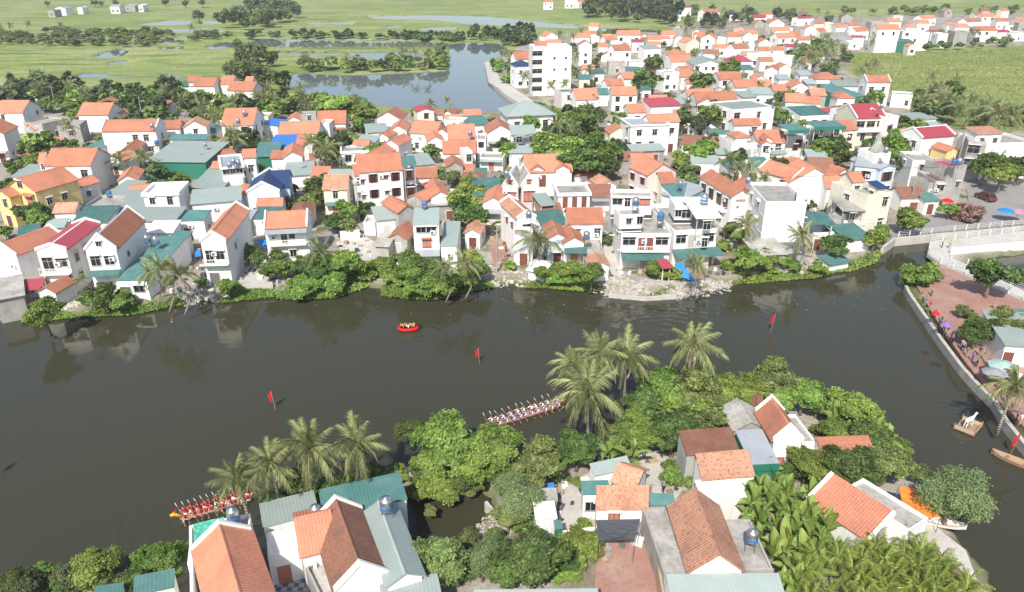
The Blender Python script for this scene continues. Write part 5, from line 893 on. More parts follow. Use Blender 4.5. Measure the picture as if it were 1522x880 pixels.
scatter([(1255,78),(1260,62),(1560,60),(1560,72),(1400,78)], 60, 'molo', 3.5, 6, 15, .15)
scatter([(1250,24),(1250,18),(1560,14),(1560,22)], 34, 'omo', 5, 9, 16)
scatter([(-20,180),(250,190),(560,180),(740,180),(700,300),(500,330),(250,300),(0,300)], 60, 'lmlosu', 2.5, 5.5, 17, .12, group='trees of the village')
scatter([(760,170),(850,150),(1250,150),(1330,250),(1240,330),(900,310),(720,310)], 56, 'lmlosu', 2.5, 5.5, 18, .12, group='trees of the village')
scatter([(800,70),(880,50),(1250,50),(1250,150),(850,150)], 170, 'lmolo', 2.8, 5, 19, .12)
scatter([(-20,180),(250,190),(560,180),(740,180),(700,300),(500,330),(250,300),(0,300)], 90, 'llosm', 2, 4, 31, .0, lab='small garden trees between the west village houses')
scatter([(760,170),(850,150),(1250,150),(1330,250),(1240,330),(900,310),(720,310)], 90, 'llosm', 2, 4, 32, .0, lab='small garden trees between the east village houses')
scatter([(0,330),(260,330),(560,330),(720,330),(700,400),(500,400),(0,430)], 18, 'lsmu', 2, 4, 20, .05, group='trees of the village')
for i in range(30): palm(388+i*8.8+rnd.uniform(-1.5, 1.5), 66.5+i*.06+rnd.uniform(-1, 1), rnd.uniform(9, 12), rnd.uniform(3.4, 4.6), gz=.5, group='dyke palms')
for (x, y, w) in ((57,120,38),(70,5,9),(140,4,11),(150,5,9),(172,4,11),(245,3,11),(275,5,12),(295,22,20),(300,4,13)): tree_px('f' if w > 19 else 'o', x, y, w, hs=.85, group='trees of the fields')
def mass(name, pp, n, hh, leaf, lm, seed, label=None, asp=1.5, upright=False, gz=0.25):
    """ground cover nobody could count"""
    pts = [P(x, y, .5) for x, y in pp]; poly = np.array([[p.x, p.y] for p in pts]); rs = np.random.RandomState(seed)
    X = rs.uniform(poly[:,0].min(), poly[:,0].max(), n*4); Y = rs.uniform(poly[:,1].min(), poly[:,1].max(), n*4)
    s = sdf(X, Y, poly); k = np.where(s < 0)[0][:n]; X, Y, s = X[k], Y[k], -s[k]
    top = hh*np.clip(s/(1.0+hh*.6), .12, 1)*(.35+.9*vnoise(X, Y, 1.6, seed)); Z = gz+top*rs.uniform(.25, 1.0, len(X))**.5
    nor = rs.normal(size=(len(X), 3))*.5+np.array([0, -.15, .8]) if not upright else rs.normal(size=(len(X), 3))*np.array([1, 1, .35])
    nor /= np.linalg.norm(nor, axis=1, keepdims=True)
    tone = vnoise(X, Y, 2.2, seed+5)*.6+rs.uniform(0, .4, len(X))
    o = link(bpy.data.objects.new(name, quads_mesh(name, np.stack([X, Y, Z], 1), nor, leaf*rs.uniform(.6, 1.4, len(X)), np.full(len(X), asp), tone, LEAF[lm], seed))); stuff(o)
    o['label'] = label or 'bright green weeds along the far river bank'; return o
mass('bank_vegetation', [(410,442),(425,420),(450,405),(500,392),(555,388),(562,402),(548,424),(500,440),(450,444)], 9000, 1.3, .16, 'g', 1)
mass('bank_vegetation', [(566,438),(570,412),(620,400),(720,402),(720,424),(690,432),(650,444),(600,442)], 9000, 1.3, .16, 'g', 2)
mass('bank_vegetation', [(115,468),(130,455),(240,446),(250,455),(190,466)], 3500, .5, .15, 'g', 3)
mass('bank_vegetation', [(1180,412),(1200,400),(1232,396),(1238,404),(1210,412)], 1500, .6, .15, 'g', 4)
mass('bank_vegetation', [(1343,424),(1352,405),(1380,392),(1400,398),(1385,420),(1360,432)], 2500, .9, .15, 'g', 5)
mass('bank_vegetation', [(800,424),(830,408),(900,410),(905,430),(850,430)], 3000, .8, .15, 'g', 6)
mass('bank_vegetation', [(1075,405),(1100,395),(1170,392),(1180,408),(1130,414)], 3000, .8, .15, 'g', 7)
for i, pp in enumerate(([(30,478),(40,458),(100,456),(112,470)], [(245,456),(250,442),(275,436),(275,450)], [(330,448),(332,434),(360,428),(415,426),(415,438)], [(700,430),(705,415),(728,412),(735,424)], [(780,426),(785,412),(815,412),(812,426)], [(1085,420),(1090,405),(1140,405),(1190,400),(1195,412),(1130,418)], [(1235,404),(1240,385),(1290,372),(1312,358),(1316,372),(1300,390),(1270,400)], [(960,440),(970,420),(1010,418),(1010,432)])): mass('bank_vegetation', pp, 1800, .8, .14, 'g', 40+i)
mass('bank_vegetation', [(1352,432),(1362,424),(1400,478),(1440,530),(1436,536),(1398,490)], 1500, .6, .12, 'g', 60, 'weeds along the plaza quay edge')
mass('bank_vegetation', [(430,165),(440,148),(500,150),(555,162),(550,175),(480,178)], 5000, 2.2, .3, 'g', 8, 'lush green growth on the near shore of the lake')
mass('bank_vegetation', [(590,735),(600,706),(660,702),(665,725),(630,740)], 3500, .9, .12, 'g', 9, 'weeds on the near bank by the inlet')
mass('marsh_grass', [(1262,80),(1560,72),(1560,195),(1440,192),(1340,150),(1265,110)], 24000, .25, .18, 'r', 10, 'rough tufted grass of the wide meadow', 3.0, True, .5)
# ------------------------------------------------------------------ paving, walls, causeway
sheet('lake_lane_road', [(720,92),(734,91),(742,116),(798,154),(830,174),(852,190),(884,213),(872,217),(838,196),(812,177),(786,164),(726,121)], GZ+.12, M['paleconc'])
sheet('river_road', [(1318,356),(1345,325),(1400,318),(1440,302),(1436,280),(1460,270),(1560,280),(1660,300),(1660,320),(1522,334),(1400,345)], GZ+.12, M['asph'])
sheet('plaza_pavement', [(1362,424),(1376,404),(1398,396),(1420,398),(1466,420),(1540,458),(1640,500),(1660,660),(1545,660),(1500,610),(1470,582),(1432,534),(1396,482)], GZ+.14, M['brick'])
sheet('causeway_pavement', [(1382,358),(1522,343),(1640,331),(1640,344),(1522,356),(1420,367),(1409,374),(1413,382),(1462,404),(1545,442),(1545,456),(1455,417),(1397,391),(1378,377)], GZ+.34, M['paleconc'])
sheet('brick_courtyard_pavement', [(727,352),(749,350),(758,393),(734,396)], GZ+.14, M['brick'])
sheet('terrace_pavement', [(888,800),(972,797),(990,905),(882,905)], GZ+.16, M['brick'])
sheet('yard_pavement', [(872,704),(905,690),(960,668),(1012,680),(1030,705),(1005,742),(962,735),(905,742),(890,795),(838,800),(826,752),(850,715)], GZ+.13, M['paleconc'])
sheet('footpath', [(893,340),(905,345),(928,412),(904,420)], GZ+.12, M['paleconc'])
sheet('yard_pavement', [(332,392),(372,372),(402,372),(405,420),(352,420)], GZ+.12, M['paleconc'])
sheet('yard_pavement', [(498,360),(545,352),(575,372),(560,392),(520,388)], GZ+.12, M['paleconc'])
sheet('quay_pavement', [(1352,770),(1385,778),(1436,818),(1452,862),(1420,840),(1375,800)], GZ+.13, M['paleconc'])
mc = bpy.data.materials.new('patterned_floor_tile'); mc.use_nodes = True; _t = mc.node_tree; _c = nd(_t, 'ShaderNodeTexChecker'); _c.inputs['Scale'].default_value = 2.2; _c.inputs[1].default_value = (.38,.39,.42,1); _c.inputs[2].default_value = (.11,.13,.17,1)
_g = nd(_t, 'ShaderNodeNewGeometry'); _t.links.new(_g.outputs['Position'], _c.inputs[0]); _t.links.new(_c.outputs[0], _t.nodes['Principled BSDF'].inputs['Base Color'])
sheet('courtyard_pavement', [(388,842),(452,832),(470,905),(388,905)], GZ+.14, mc)
def wl(name, pp, z0, z1, th, m, lab, cat='wall'): tag(wall_line(name, pp, z0, z1, th, m), lab, cat)
wl('retaining_wall', [(1312,367),(1330,354),(1400,347),(1522,336),(1660,324)], -1.2, GZ+.5, .5, M['paleconc'], 'long pale concrete retaining wall below the river road')
wl('quay_wall', [(1347,424),(1352,435),(1375,468),(1400,504),(1430,544),(1450,566),(1480,596),(1496,624),(1535,672),(1600,750)], -1.2, GZ+.18, .5, M['stone'], 'stone quay wall along the red-paved plaza')
wl('lake_quay_wall', [(721,94),(727,119),(753,141),(788,162)], -1.2, GZ+.3, .5, M['paleconc'], 'pale quay wall along the lane beside the lake')
wl('causeway_parapet', [(1414,369),(1522,359),(1640,347)], 0, GZ+1.1, .35, M['trim'], 'white parapet wall along the inner side of the causeway', 'wall')
wl('bank_wall', [(362,422),(405,419)], -.6, GZ+.7, .3, M['paleconc'], 'pale bank wall below the two-storey balcony house')
wl('garden_wall', [(505,344),(534,341)], GZ-.5, GZ+1.8, .2, WALL['w'], 'white garden wall beside the overgrown bank')
wl('garden_wall', [(833,790),(884,784)], GZ-.5, GZ+1.3, .2, WALL['w'], 'low white garden wall below the yard shrubs')
wl('garden_wall', [(972,800),(990,905)], GZ-.5, GZ+2.0, .2, WALL['t'], 'tan side wall of the red terrace')
wl('bank_wall', [(905,436),(960,441),(1005,438)], -1, GZ-.3, .3, M['paleconc'], 'pale footing wall under the stained-terrace block')
wl('inlet_wall', [(722,745),(760,790)], -1, GZ+.2, .3, M['paleconc'], 'rough concrete edge of the green inlet', 'wall')
wl('garden_wall', [(285,900),(283,781)], GZ-.5, GZ+4.6, .22, M['trim'], 'tall white side wall of the ribbed orange roof house')
def railing(pp, lab, z=GZ+.34, step=2.4):
    root = empty('railing', P(*pp[0], z)); rail = MB(); post = MB(); post.box(-.06,.06,-.06,.06,0,1.08); pm = post.mesh('post', M['trim']); L0 = root.location
    ps = [P(x, y, z) for x, y in pp]
    for a, b in zip(ps, ps[1:]):
        d = (b-a).length; n = max(1, int(d/step))
        for i in range(n+1): q = a.lerp(b, i/n)-L0; inst('post', pm, root, q)
        for zz in (.35, .7, 1.02):
            r = MB(); r.tube([a-L0+Vector((0,0,zz)), b-L0+Vector((0,0,zz))], .022, 5); r.build('rail', M['trim'], root)
    tag(root, lab, 'railing')
railing([(1397,390),(1379,377),(1383,359),(1522,344),(1640,332)], 'white railing along the outer side of the causeway'); railing([(1414,383),(1462,405),(1545,443)], 'white railing on the basin side of the plaza walkway'); railing([(1398,391),(1455,417),(1545,456)], 'white railing on the plaza side of the walkway'); railing([(1335,352),(1400,345),(1522,334),(1640,324)], 'white railing on top of the river road wall', GZ+.5)
# rubble on the banks
def rubble(pp, n, s0, s1, seed, lab, z=.5):
    pts = [P(x, y, z) for x, y in pp]; poly = np.array([[p.x, p.y] for p in pts]); rs = np.random.RandomState(seed); X = rs.uniform(poly[:,0].min(), poly[:,0].max(), n*5); Y = rs.uniform(poly[:,1].min(), poly[:,1].max(), n*5)
    k = np.where(sdf(X, Y, poly) < 0)[0][:n]; mb = MB(); L_ = landdist(X[k], Y[k])
    for x, y, l in zip(X[k], Y[k], L_):
        s = rs.uniform(s0, s1); zz = -.3+1.2*min(1, max(0, (l+1.2)/2.6)); q = rs.uniform(-.35, .35, (8, 3))*s
        c = [(sx*s*.6, sy*s*.5, sz*s*.38) for sx, sy, sz in ((-1,-1,-1),(1,-1,-1),(1,1,-1),(-1,1,-1),(-1,-1,1),(1,-1,1),(1,1,1),(-1,1,1))]; r = rs.uniform(0, 6.28); ca, sa = math.cos(r), math.sin(r)
        mb.add([((a+e[0])*ca-(b+e[1])*sa+x, (a+e[0])*sa+(b+e[1])*ca+y, d+e[2]+zz) for (a, b, d), e in zip(c, q)], [(0,3,2,1),(4,5,6,7),(0,1,5,4),(1,2,6,5),(2,3,7,6),(3,0,4,7)])
    o = stuff(mb.build('rubble', M['stone'])); o['label'] = lab
rubble([(898,440),(902,418),(1010,424),(1088,417),(1085,430),(1010,442)], 800, .2, .7, 1, 'pale rubble bank under the white riverside blocks')
rubble([(715,428),(728,400),(790,410),(830,412),(900,424),(900,436),(800,430)], 350, .2, .5, 2, 'pale rubble bank below the brick courtyard')
rubble([(262,456),(272,432),(332,426),(400,426),(400,436),(330,450)], 250, .2, .6, 3, 'pale rubble bank below the narrow parapet house')
rubble([(690,812),(716,770),(745,770),(765,800),(730,818)], 120, .1, .3, 4, 'earth and rubble beside the inlet'); rubble([(90,462),(100,440),(125,438),(125,462)], 220, .2, .7, 5, 'stone heap between the riverside houses'); rubble([(1165,408),(1172,385),(1230,380),(1230,402)], 250, .2, .5, 6, 'rubble by the river bend hut')
def clutter(pp, n, seed, lab):
    pts = [P(x, y, GZ) for x, y in pp]; poly = np.array([[p.x, p.y] for p in pts]); rs = np.random.RandomState(seed); X = rs.uniform(poly[:,0].min(), poly[:,0].max(), n*8); Y = rs.uniform(poly[:,1].min(), poly[:,1].max(), n*8)
    ok = (sdf(X, Y, poly) < 0) & (landdist(X, Y) > 1.0); mb = MB(); k = 0
    for x, y in zip(X[ok], Y[ok]):
        if k >= n: break
        if not clear_of_houses(x, y, .1): continue
        k += 1; mb.cur = rs.randint(0, 7); w, dd, h = rs.uniform(.1, .45), rs.uniform(.1, .45), rs.uniform(.1, .7); a = rs.uniform(0, 6.28); c, s_ = math.cos(a)*w, math.sin(a)*dd; q = [(x-c+s_, y-c-s_), (x+c+s_, y-c+s_), (x+c-s_, y+c+s_), (x-c-s_, y+c-s_)]
        mb.add([(u, v, GZ-.2) for u, v in q]+[(u+.04, v, GZ+h) for u, v in q], [(4,5,6,7),(0,1,5,4),(1,2,6,5),(2,3,7,6),(3,0,4,7)])
    o = stuff(mb.build('debris', [M['wood'], M['trim'], M['iron'], M['net'], M['conc'], WALL['t'], ROOF['e'][0]])); o['label'] = lab
clutter([(0,300),(250,320),(480,330),(720,320),(720,410),(480,420),(330,430),(0,450)], 420, 1, 'crates, sacks and household clutter in the west bank yards'); clutter([(720,300),(900,300),(1130,300),(1300,300),(1300,370),(1080,410),(900,420),(740,415)], 420, 2, 'crates, sacks and household clutter in the middle bank yards'); clutter([(0,200),(740,190),(1000,160),(1330,200),(1330,300),(0,300)], 700, 3, 'crates and household clutter in the lanes of the village'); clutter([(790,715),(1000,680),(1010,790),(880,850),(800,800)], 90, 4, 'household clutter on the near yards')
rs_ = np.random.RandomState(21); mb = MB()
for k in range(90):
    x, y = rs_.uniform(560, 1400), rs_.uniform(425, 470) if k < 90 else rs_.uniform(470, 640); q = P(x, y, .02)
    if landdist(np.array([q.x]), np.array([q.y]))[0] > -1.5: continue
    s_ = rs_.uniform(.04, .10); mb.cur = k % 3; a = rs_.uniform(0, 3); mb.add([(q.x+s_*math.cos(a+i*1.57), q.y+s_*math.sin(a+i*1.57), .025) for i in range(4)]+[(q.x+s_*math.cos(a+i*1.57), q.y+s_*math.sin(a+i*1.57), -.02) for i in range(4)], [(0,1,2,3),(4,5,1,0),(5,6,2,1),(6,7,3,2),(7,4,0,3)])
o = stuff(mb.build('litter', [M['conc'], LEAF['g'], M['paleconc']])); o['label'] = 'specks of litter and leaves floating on the river'
# ------------------------------------------------------------------ people
def skin_mesh(name, J, E, regions, mats, sub=1):
    """one continuous body grown round connected joints; each face takes the colour of its nearest joint's region"""
    me = bpy.data.meshes.new(name+'_bones'); me.from_pydata([j[0] for j in J], E, [])
    o = bpy.data.objects.new(name+'_bones', me); COL.objects.link(o)
    md = o.modifiers.new('skin', 'SKIN'); md.use_smooth_shade = True
    if not me.skin_vertices: me.attributes  # layer comes with the modifier
    sl = me.skin_vertices[0].data if len(me.skin_vertices) else None
    if sl:
        for i, j in enumerate(J): sl[i].radius = (j[1], j[1]); sl[i].use_root = (i == 0)
    ms = o.modifiers.new('smooth', 'SUBSURF'); ms.levels = sub; ms.render_levels = sub
    dg = bpy.context.evaluated_depsgraph_get(); r = bpy.data.meshes.new_from_object(o.evaluated_get(dg)); r.name = name
    r.materials.clear()
    for m in mats: r.materials.append(m)
    jp = np.array([j[0] for j in J]); rg = np.array([j[2] for j in J])
    mid = np.array([(np.array(J[a][0])+np.array(J[b][0]))/2 for a, b in E]); mrg = np.array([rg[b] for a, b in E]); allp = np.concatenate([jp, mid]); allr = np.concatenate([rg, mrg])
    for p in r.polygons: p.material_index = int(allr[np.argmin(((allp-np.array(p.center))**2).sum(1))]); p.use_smooth = True
    bpy.data.objects.remove(o); return r
# regions: 0 shirt 1 trousers 2 skin 3 hair or hat
def body(pose):
    if pose == 'stand':
        J = [((0,0,.92),.12,1),((0,-.01,1.12),.115,0),((0,-.01,1.32),.135,0),((0,0,1.45),.055,2),((0,-.015,1.56),.085,2),((0,0,1.66),.075,3),
             ((-.18,0,1.36),.06,0),((-.25,-.02,1.10),.045,2),((-.24,-.14,.90),.035,2),((-.24,-.2,.84),.035,2),((.18,0,1.36),.06,0),((.25,-.02,1.10),.045,2),((.24,-.12,.90),.035,2),((.24,-.18,.84),.035,2),
             ((-.1,0,.85),.095,1),((-.11,-.02,.48),.065,1),((-.12,.02,.09),.045,1),((-.13,-.13,.04),.04,3),((.1,0,.85),.095,1),((.11,-.02,.48),.065,1),((.12,.04,.09),.045,1),((.13,-.11,.04),.04,3)]
    else:     # kneeling-sitting paddler who faces +x, hands forward on the shaft to the left side
        J = [((0,0,.42),.13,1),((.06,0,.62),.12,0),((.16,0,.82),.135,0),((.22,0,.96),.055,2),((.27,0,1.07),.085,2),((.27,0,1.17),.08,3),
             ((.17,-.18,.86),.06,0),((.34,-.22,.72),.045,0),((.5,-.05,.80),.036,2),((.55,.08,.86),.036,2),((.17,.18,.86),.06,0),((.32,.30,.70),.045,0),((.46,.40,.58),.036,2),((.52,.44,.54),.036,2),
             ((0,-.1,.38),.095,1),((.34,-.13,.46),.07,1),((.30,-.13,.10),.05,1),((.40,-.13,.05),.04,2),((0,.1,.38),.095,1),((.34,.13,.46),.07,1),((.30,.13,.10),.05,1),((.40,.13,.05),.04,2)]
    E = [(0,1),(1,2),(2,3),(3,4),(4,5),(2,6),(6,7),(7,8),(8,9),(2,10),(10,11),(11,12),(12,13),(0,14),(14,15),(15,16),(16,17),(0,18),(18,19),(19,20),(20,21)]
    return skin_mesh('person', J, E, None, [M['whitecl'], M['navy'], M['skin'], M['hair']])
BODY = {p: body(p) for p in ('stand', 'paddle')}
CLM = {n: mat(n+'_clothing', c, rough=.8, rand=.05) for n, c in (('blue',(.06,.14,.4)),('grey',(.3,.3,.31)),('black',(.02,.02,.022)),('pink',(.6,.22,.3)),('yellow',(.65,.45,.06)),('green',(.06,.22,.1)),('violet',(.22,.14,.36)),('orange',(.7,.2,.03)),('beige',(.45,.36,.25)))}
CLM['white'] = M['whitecl']; CLM['red'] = M['red']
def person(loc, rz, pose, shirt, trousers, label=None, desc=None, hat=None, group='people', s=1.0):
    o = bpy.data.objects.new('person', BODY[pose]); o.location = loc; o.rotation_euler = (0, 0, rz); o.scale = (s,)*3; link(o)
    for i, m in ((0, CLM[shirt]), (1, CLM[trousers])): o.material_slots[i].link = 'OBJECT'; o.material_slots[i].material = m
    if hat: o.material_slots[3].link = 'OBJECT'; o.material_slots[3].material = CLM[hat]
    if label: tag(o, label, 'person', group)
    else: auto(o, desc, 'person', group)
    return o
pd = MB(); pd.tube([(0,0,-.55),(0,0,.5)], .017, 6); PDS = pd.mesh('shaft', M['wood']); pd = MB(); pd.box(-.015,.015,-.07,.07,-.92,-.55); PDB = pd.mesh('blade', M['paleconc'] if False else M['whitecl'])
PDN = MB(); PDN.box(-.02,.02,-.09,.09,-.95,-.62); PDN = PDN.mesh('blade', M['wood'])
def paddle(loc, rot, label, group):
    r = empty('paddle', loc); r.rotation_euler = rot; inst('shaft', PDS, r); (inst('blade', PDB, r) if 'far side' in label else inst('blade', PDN, r)); tag(r, label, 'paddle', group)
def hull(root, L_, w, h, m, rim, sheer=.5, n=18):
    v = []; f = []
    for i in range(n+1):
        s = i/n; q = max(.03, math.sin(math.pi*s)**.5); ww = w*q; z = sheer*(2*s-1)**4; x = -L_/2+s*L_
        v += [(x, -ww, h+z), (x, -ww*.75, .02+z*.7), (x, 0, -.12+z*.6), (x, ww*.75, .02+z*.7), (x, ww, h+z), (x, ww-.05, h+z), (x, ww*.68, .1+z*.7), (x, -ww*.68, .1+z*.7), (x, -ww+.05, h+z)]
    for i in range(n):
        for k in range(9): a = i*9+k; b = i*9+(k+1) % 9; f.append((a, b, b+9, a+9))
    f += [tuple(range(8, -1, -1)), tuple(n*9+k for k in range(9))]
    mb = MB(); mb.add(v, f); mb.build('hull', m, root)
    for sg in (0, 4):
        t = MB(); t.tube([tuple(Vector(v[i*9+sg])+Vector((0, 0, .02))) for i in range(n+1)], .035, 5); t.build('gunwale', rim, root)
def crew_boat(a, b, n, shirt, trs, hat, lab, who, hullm, rows=2, head=False):
    pa, pb = P(*a, .15), P(*b, .15); d = pa-pb; L_ = d.length; rz = math.atan2(d.y, d.x); c = (pa+pb)/2
    root = empty('crew_boat', (c.x, c.y, .05), rz); hull(root, L_, .55, .32, hullm, M['salmon'], .35)
    for i in range(n):
        x = -L_*.40+L_*.80*i/(n-1)-.1; t = MB(); t.box(x-.1, x+.1, -.5, .5, .24, .29); t.build('thwart', M['wood'], root)
    if head:
        hd = MB(); x = L_/2; hd.tube([(x-.3,0,.5),(x+.15,0,.75),(x+.4,0,1.0),(x+.75,0,.95)], [.14,.16,.2,.1], 8); hd.build('dragon_head', M['yellow'], root, True)
        for sg in (-1, 1):
            hn = MB(); hn.tube([(x+.35,sg*.1,1.15),(x+.15,sg*.16,1.4)], [.05,.01], 5); hn.build('horn', M['red'], root)
        jw = MB(); jw.tube([(x+.35,0,.85),(x+.7,0,.72)], [.12,.05], 6); jw.build('jaw', M['red'], root, True)
    tag(root, lab, 'boat'); mt = Matrix.Translation(Vector((c.x, c.y, .05))) @ Matrix.Rotation(rz, 4, 'Z')
    for r_ in range(rows):
        for i in range(n):
            sd = -1 if r_ == 0 else 1     # -1: away from the camera when the bow points left
            x = -L_*.40+L_*.80*i/(n-1); q = mt @ Vector((x, sd*.27, -.03))
            ordn = ORDW[n-1-i]
            row = 'far' if r_ == 0 else 'near'
            o = person(q, rz+rnd.uniform(-.35, .35), 'paddle', shirt, trs, f'{shirt}-shirted paddler, {ordn} from the bow, {row} side of {who}', hat=hat, group=f'paddlers of {who}', s=1.2)
            o.rotation_euler[1] = rnd.uniform(-.28, .2); o.location.x += rnd.uniform(-.12, .12)
            o.scale = (1.1, -1.1, 1.15) if sd == -1 else (1.05, 1.05, .8)
            hx = mt @ Vector((x+.58, sd*(.27+.28), .74)); t = rnd.uniform(-.28, .28)
            paddle(hx, ((1 if sd < 0 else -1)*(-.9+t)*(1 if r_ else 1)*(-1 if r_ == 0 else 1) if r_ else -2.3+t, .35+t, rz), f'paddle of the {ordn} rower from the bow, {row} side, {who}', f'paddles of {who}')
ORDW = ['first','second','third','fourth','fifth','sixth','seventh','eighth','ninth','tenth','eleventh','twelfth','thirteenth','fourteenth']
crew_boat((720,637), (840,600), 11, 'white', 'violet', 'red', 'long narrow racing boat with a white-shirted crew', 'the white crew boat', M['wood'])
crew_boat((268,773), (380,738), 11, 'red', 'white', 'red', 'long racing boat with yellow dragon head and red-shirted crew', 'the red crew boat', M['wood'], head=True)
# inflatable with passengers in life vests
p = P(607,489,.1); r = empty('rescue_raft', (p.x, p.y, .05), .12); t = MB(); pts = [(1.35*math.cos(a), .7*math.sin(a), .22) for a in [i*math.pi/8 for i in range(17)]]; t.tube(pts, .23, 8, False); t.build('float_tube', M['red'], r, True); t = MB(); t.box(-1.15,1.15,-.55,.55,.08,.14); t.build('deck', M['rubber'], r); t = MB(); t.box(1.2,1.6,-.18,.18,.1,.75); t.build('outboard_motor', M['rubber'], r); tag(r, 'red inflatable raft carrying passengers in life vests', 'raft')
for i, (dx, dy, sh, lb) in enumerate(((-.8,.1,'yellow','person in yellow vest at the bow of the inflatable raft'),(-.35,.3,'orange','person in orange vest sitting second in the inflatable raft'),(.05,-.2,'white','person in white sitting amidships in the inflatable raft'),(.4,.25,'beige','person in beige vest sitting behind the white one in the raft'),(.8,-.1,'orange','person in orange vest by the motor of the inflatable raft'))): person((p.x+dx, p.y+dy, .02), rnd.uniform(0, 6), 'paddle', sh, 'navy' if False else 'black', lb)
# horse on a timber float
p = P(1438,636,.1); r = empty('timber_float', (p.x, p.y, .02), .75)
for i in range(9): t = MB(); t.box(-1.3,1.3,-1.0+i*.225,-1.0+i*.225+.2,.1,.2); t.build('plank', M['wood'], r)
for (xa, xb, ya, yb) in ((-1.32,1.32,-1.06,-1.0),(-1.32,-1.26,-1.0,1.0),(1.26,1.32,-1.0,1.0)):
    t = MB(); t.box(xa, xb, ya, yb, .2, .62); t.build('side_board', mat('pale_board', (.5,.38,.27)), r)
for x in (-1.29, 1.29):
    for y in (-1.03, 1.0): t = MB(); t.box(x-.05, x+.05, y-.05, y+.05, .1, .85); t.build('corner_post', M['wood'], r)
tag(r, 'small square timber float with plank sides', 'raft')
HJ = [((0,0,1.15),.28,0),((-.4,0,1.18),.27,0),((-.62,0,1.15),.2,0),((.4,0,1.15),.27,0),((.62,0,1.35),.17,0),((.85,0,1.65),.12,0),((.98,0,1.8),.11,0),((1.15,0,1.7),.085,0),((1.3,0,1.56),.065,0),
      ((-.55,-.13,.95),.12,0),((-.45,-.14,.72),.08,0),((-.62,-.14,.42),.055,0),((-.56,-.14,.06),.06,0),((-.6,.13,.95),.12,0),((-.5,.14,.72),.08,0),((-.68,.14,.42),.055,0),((-.62,.14,.06),.06,0),
      ((.45,-.13,.9),.1,0),((.45,-.13,.5),.06,0),((.44,-.13,.06),.06,0),((.5,.13,.9),.1,0),((.52,.13,.5),.06,0),((.5,.13,.06),.06,0),((-.8,0,1.1),.05,0),((-.92,0,.7),.05,0),((.96,.06,1.93),.03,0)]
HE = [(0,1),(1,2),(0,3),(3,4),(4,5),(5,6),(6,7),(7,8),(1,9),(9,10),(10,11),(11,12),(1,13),(13,14),(14,15),(15,16),(3,17),(17,18),(18,19),(3,20),(20,21),(21,22),(2,23),(23,24),(6,25)]
hm = skin_mesh('horse', HJ, HE, None, [M['horse']]); o = inst('horse', hm, None, (p.x, p.y, .2), (0, 0, .45), (.92,)*3); tag(o, 'white horse figure standing on the timber float', 'horse')
# flags in the river
for (bx, by, h, tx, lab) in ((410,609,2.6,-.25,'red flag on a leaning pole in midstream near the bottom palms'),(713,541,2.4,-.15,'red flag on a pole between raft and white crew boat'),(1145,493,2.8,.35,'red flag on a pole off the far bank blocks'),(1500,676,2.8,.5,'red flag on a pole beside the quay boats'),(1,711,2.8,-.6,'red flag pole at the picture edge in the dark water')):
    q = P(bx, by, 0); r = empty('river_flag', (q.x, q.y, -.4)); t = MB(); t.tube([(0,0,0),(tx,0,h+.4)], .035, 6); t.build('pole', M['wood'], r); v = []; f = []
    for i in range(7):
        s = i/6; y = 0; v += [(tx*(.98)-.48*s+.0, .10*math.sin(s*7), h+.35-.5*s), (tx*.66-.36*s, .12*math.sin(s*6+1), h*.55+.3-.35*s)]
        if i: k = 2*i; f.append((k-2, k-1, k+1, k))
    n0 = len(v); v += [(x, y+.015, z) for x, y, z in v]; f += [tuple(n0+i for i in q2[::-1]) for q2 in list(f)]; t = MB(); t.add(v, f); t.build('flag_cloth', M['red'], r); tag(r, lab, 'flag', 'flags in the river')
# small boats
def skiff(px, py, z, L_, rz, m, lab, rim=None):
    q = P(px, py, z); r = empty('skiff', (q.x, q.y, z), rz); hull(r, L_, .6, .42, m, rim or M['wood'], .25)
    for x in (-L_*.2, L_*.15): t = MB(); t.box(x-.14, x+.14, -.5, .5, .3, .35); t.build('thwart', M['wood'], r)
    tag(r, lab, 'boat', 'small boats')
skiff(4,474,.05,4,.5,M['paleconc'],'pale skiff at the river corner below the old lean-to'); skiff(16,468,.05,3.6,.3,M['wood'],'brown skiff beside the pale one below the old lean-to'); skiff(1390,778,GZ+.2,5,-.35,M['trim'],'white skiff pulled up beside the orange tarpaulin'); skiff(1512,690,.05,5,-.8,M['wood'],'dark wooden skiff moored at the plaza quay'); skiff(1034,429,.05,4,.1,M['wood'],'brown skiff below the white canopy block')
# tarpaulins and nets
def tarp(name, cs, m, lab, cat, sag=.25, seed=0, posts=True):
    c = [P(x, y, z) for x, y, z in cs]; o0 = sum(c, Vector())/4; r = empty(name, (o0.x, o0.y, GZ)); rs = random.Random(seed); n = 9; v = []; f = []
    for i in range(n+1):
        for j in range(n+1):
            u, w = i/n, j/n; q = c[0]*(1-u)*(1-w)+c[1]*u*(1-w)+c[2]*u*w+c[3]*(1-u)*w; v.append((q.x-o0.x, q.y-o0.y, q.z-GZ-sag*4*u*(1-u)*w*(1-w)*2+rs.uniform(-.07, .07)*(.3 if i in (0, n) or j in (0, n) else 1)))
    f = [(i*(n+1)+j, (i+1)*(n+1)+j, (i+1)*(n+1)+j+1, i*(n+1)+j+1) for i in range(n) for j in range(n)]; k = len(v); v += [(x, y, z-.02) for x, y, z in v]; f += [tuple(k+i for i in q[::-1]) for q in list(f)]
    t = MB(); t.add(v, f); t.build('cloth', m, r)
    if posts:
        for q in c: t = MB(); t.tube([(q.x-o0.x, q.y-o0.y, -.1), (q.x-o0.x, q.y-o0.y, q.z-GZ-.01)], .035, 5); t.build('post', M['iron'], r)
    tag(r, lab, cat)
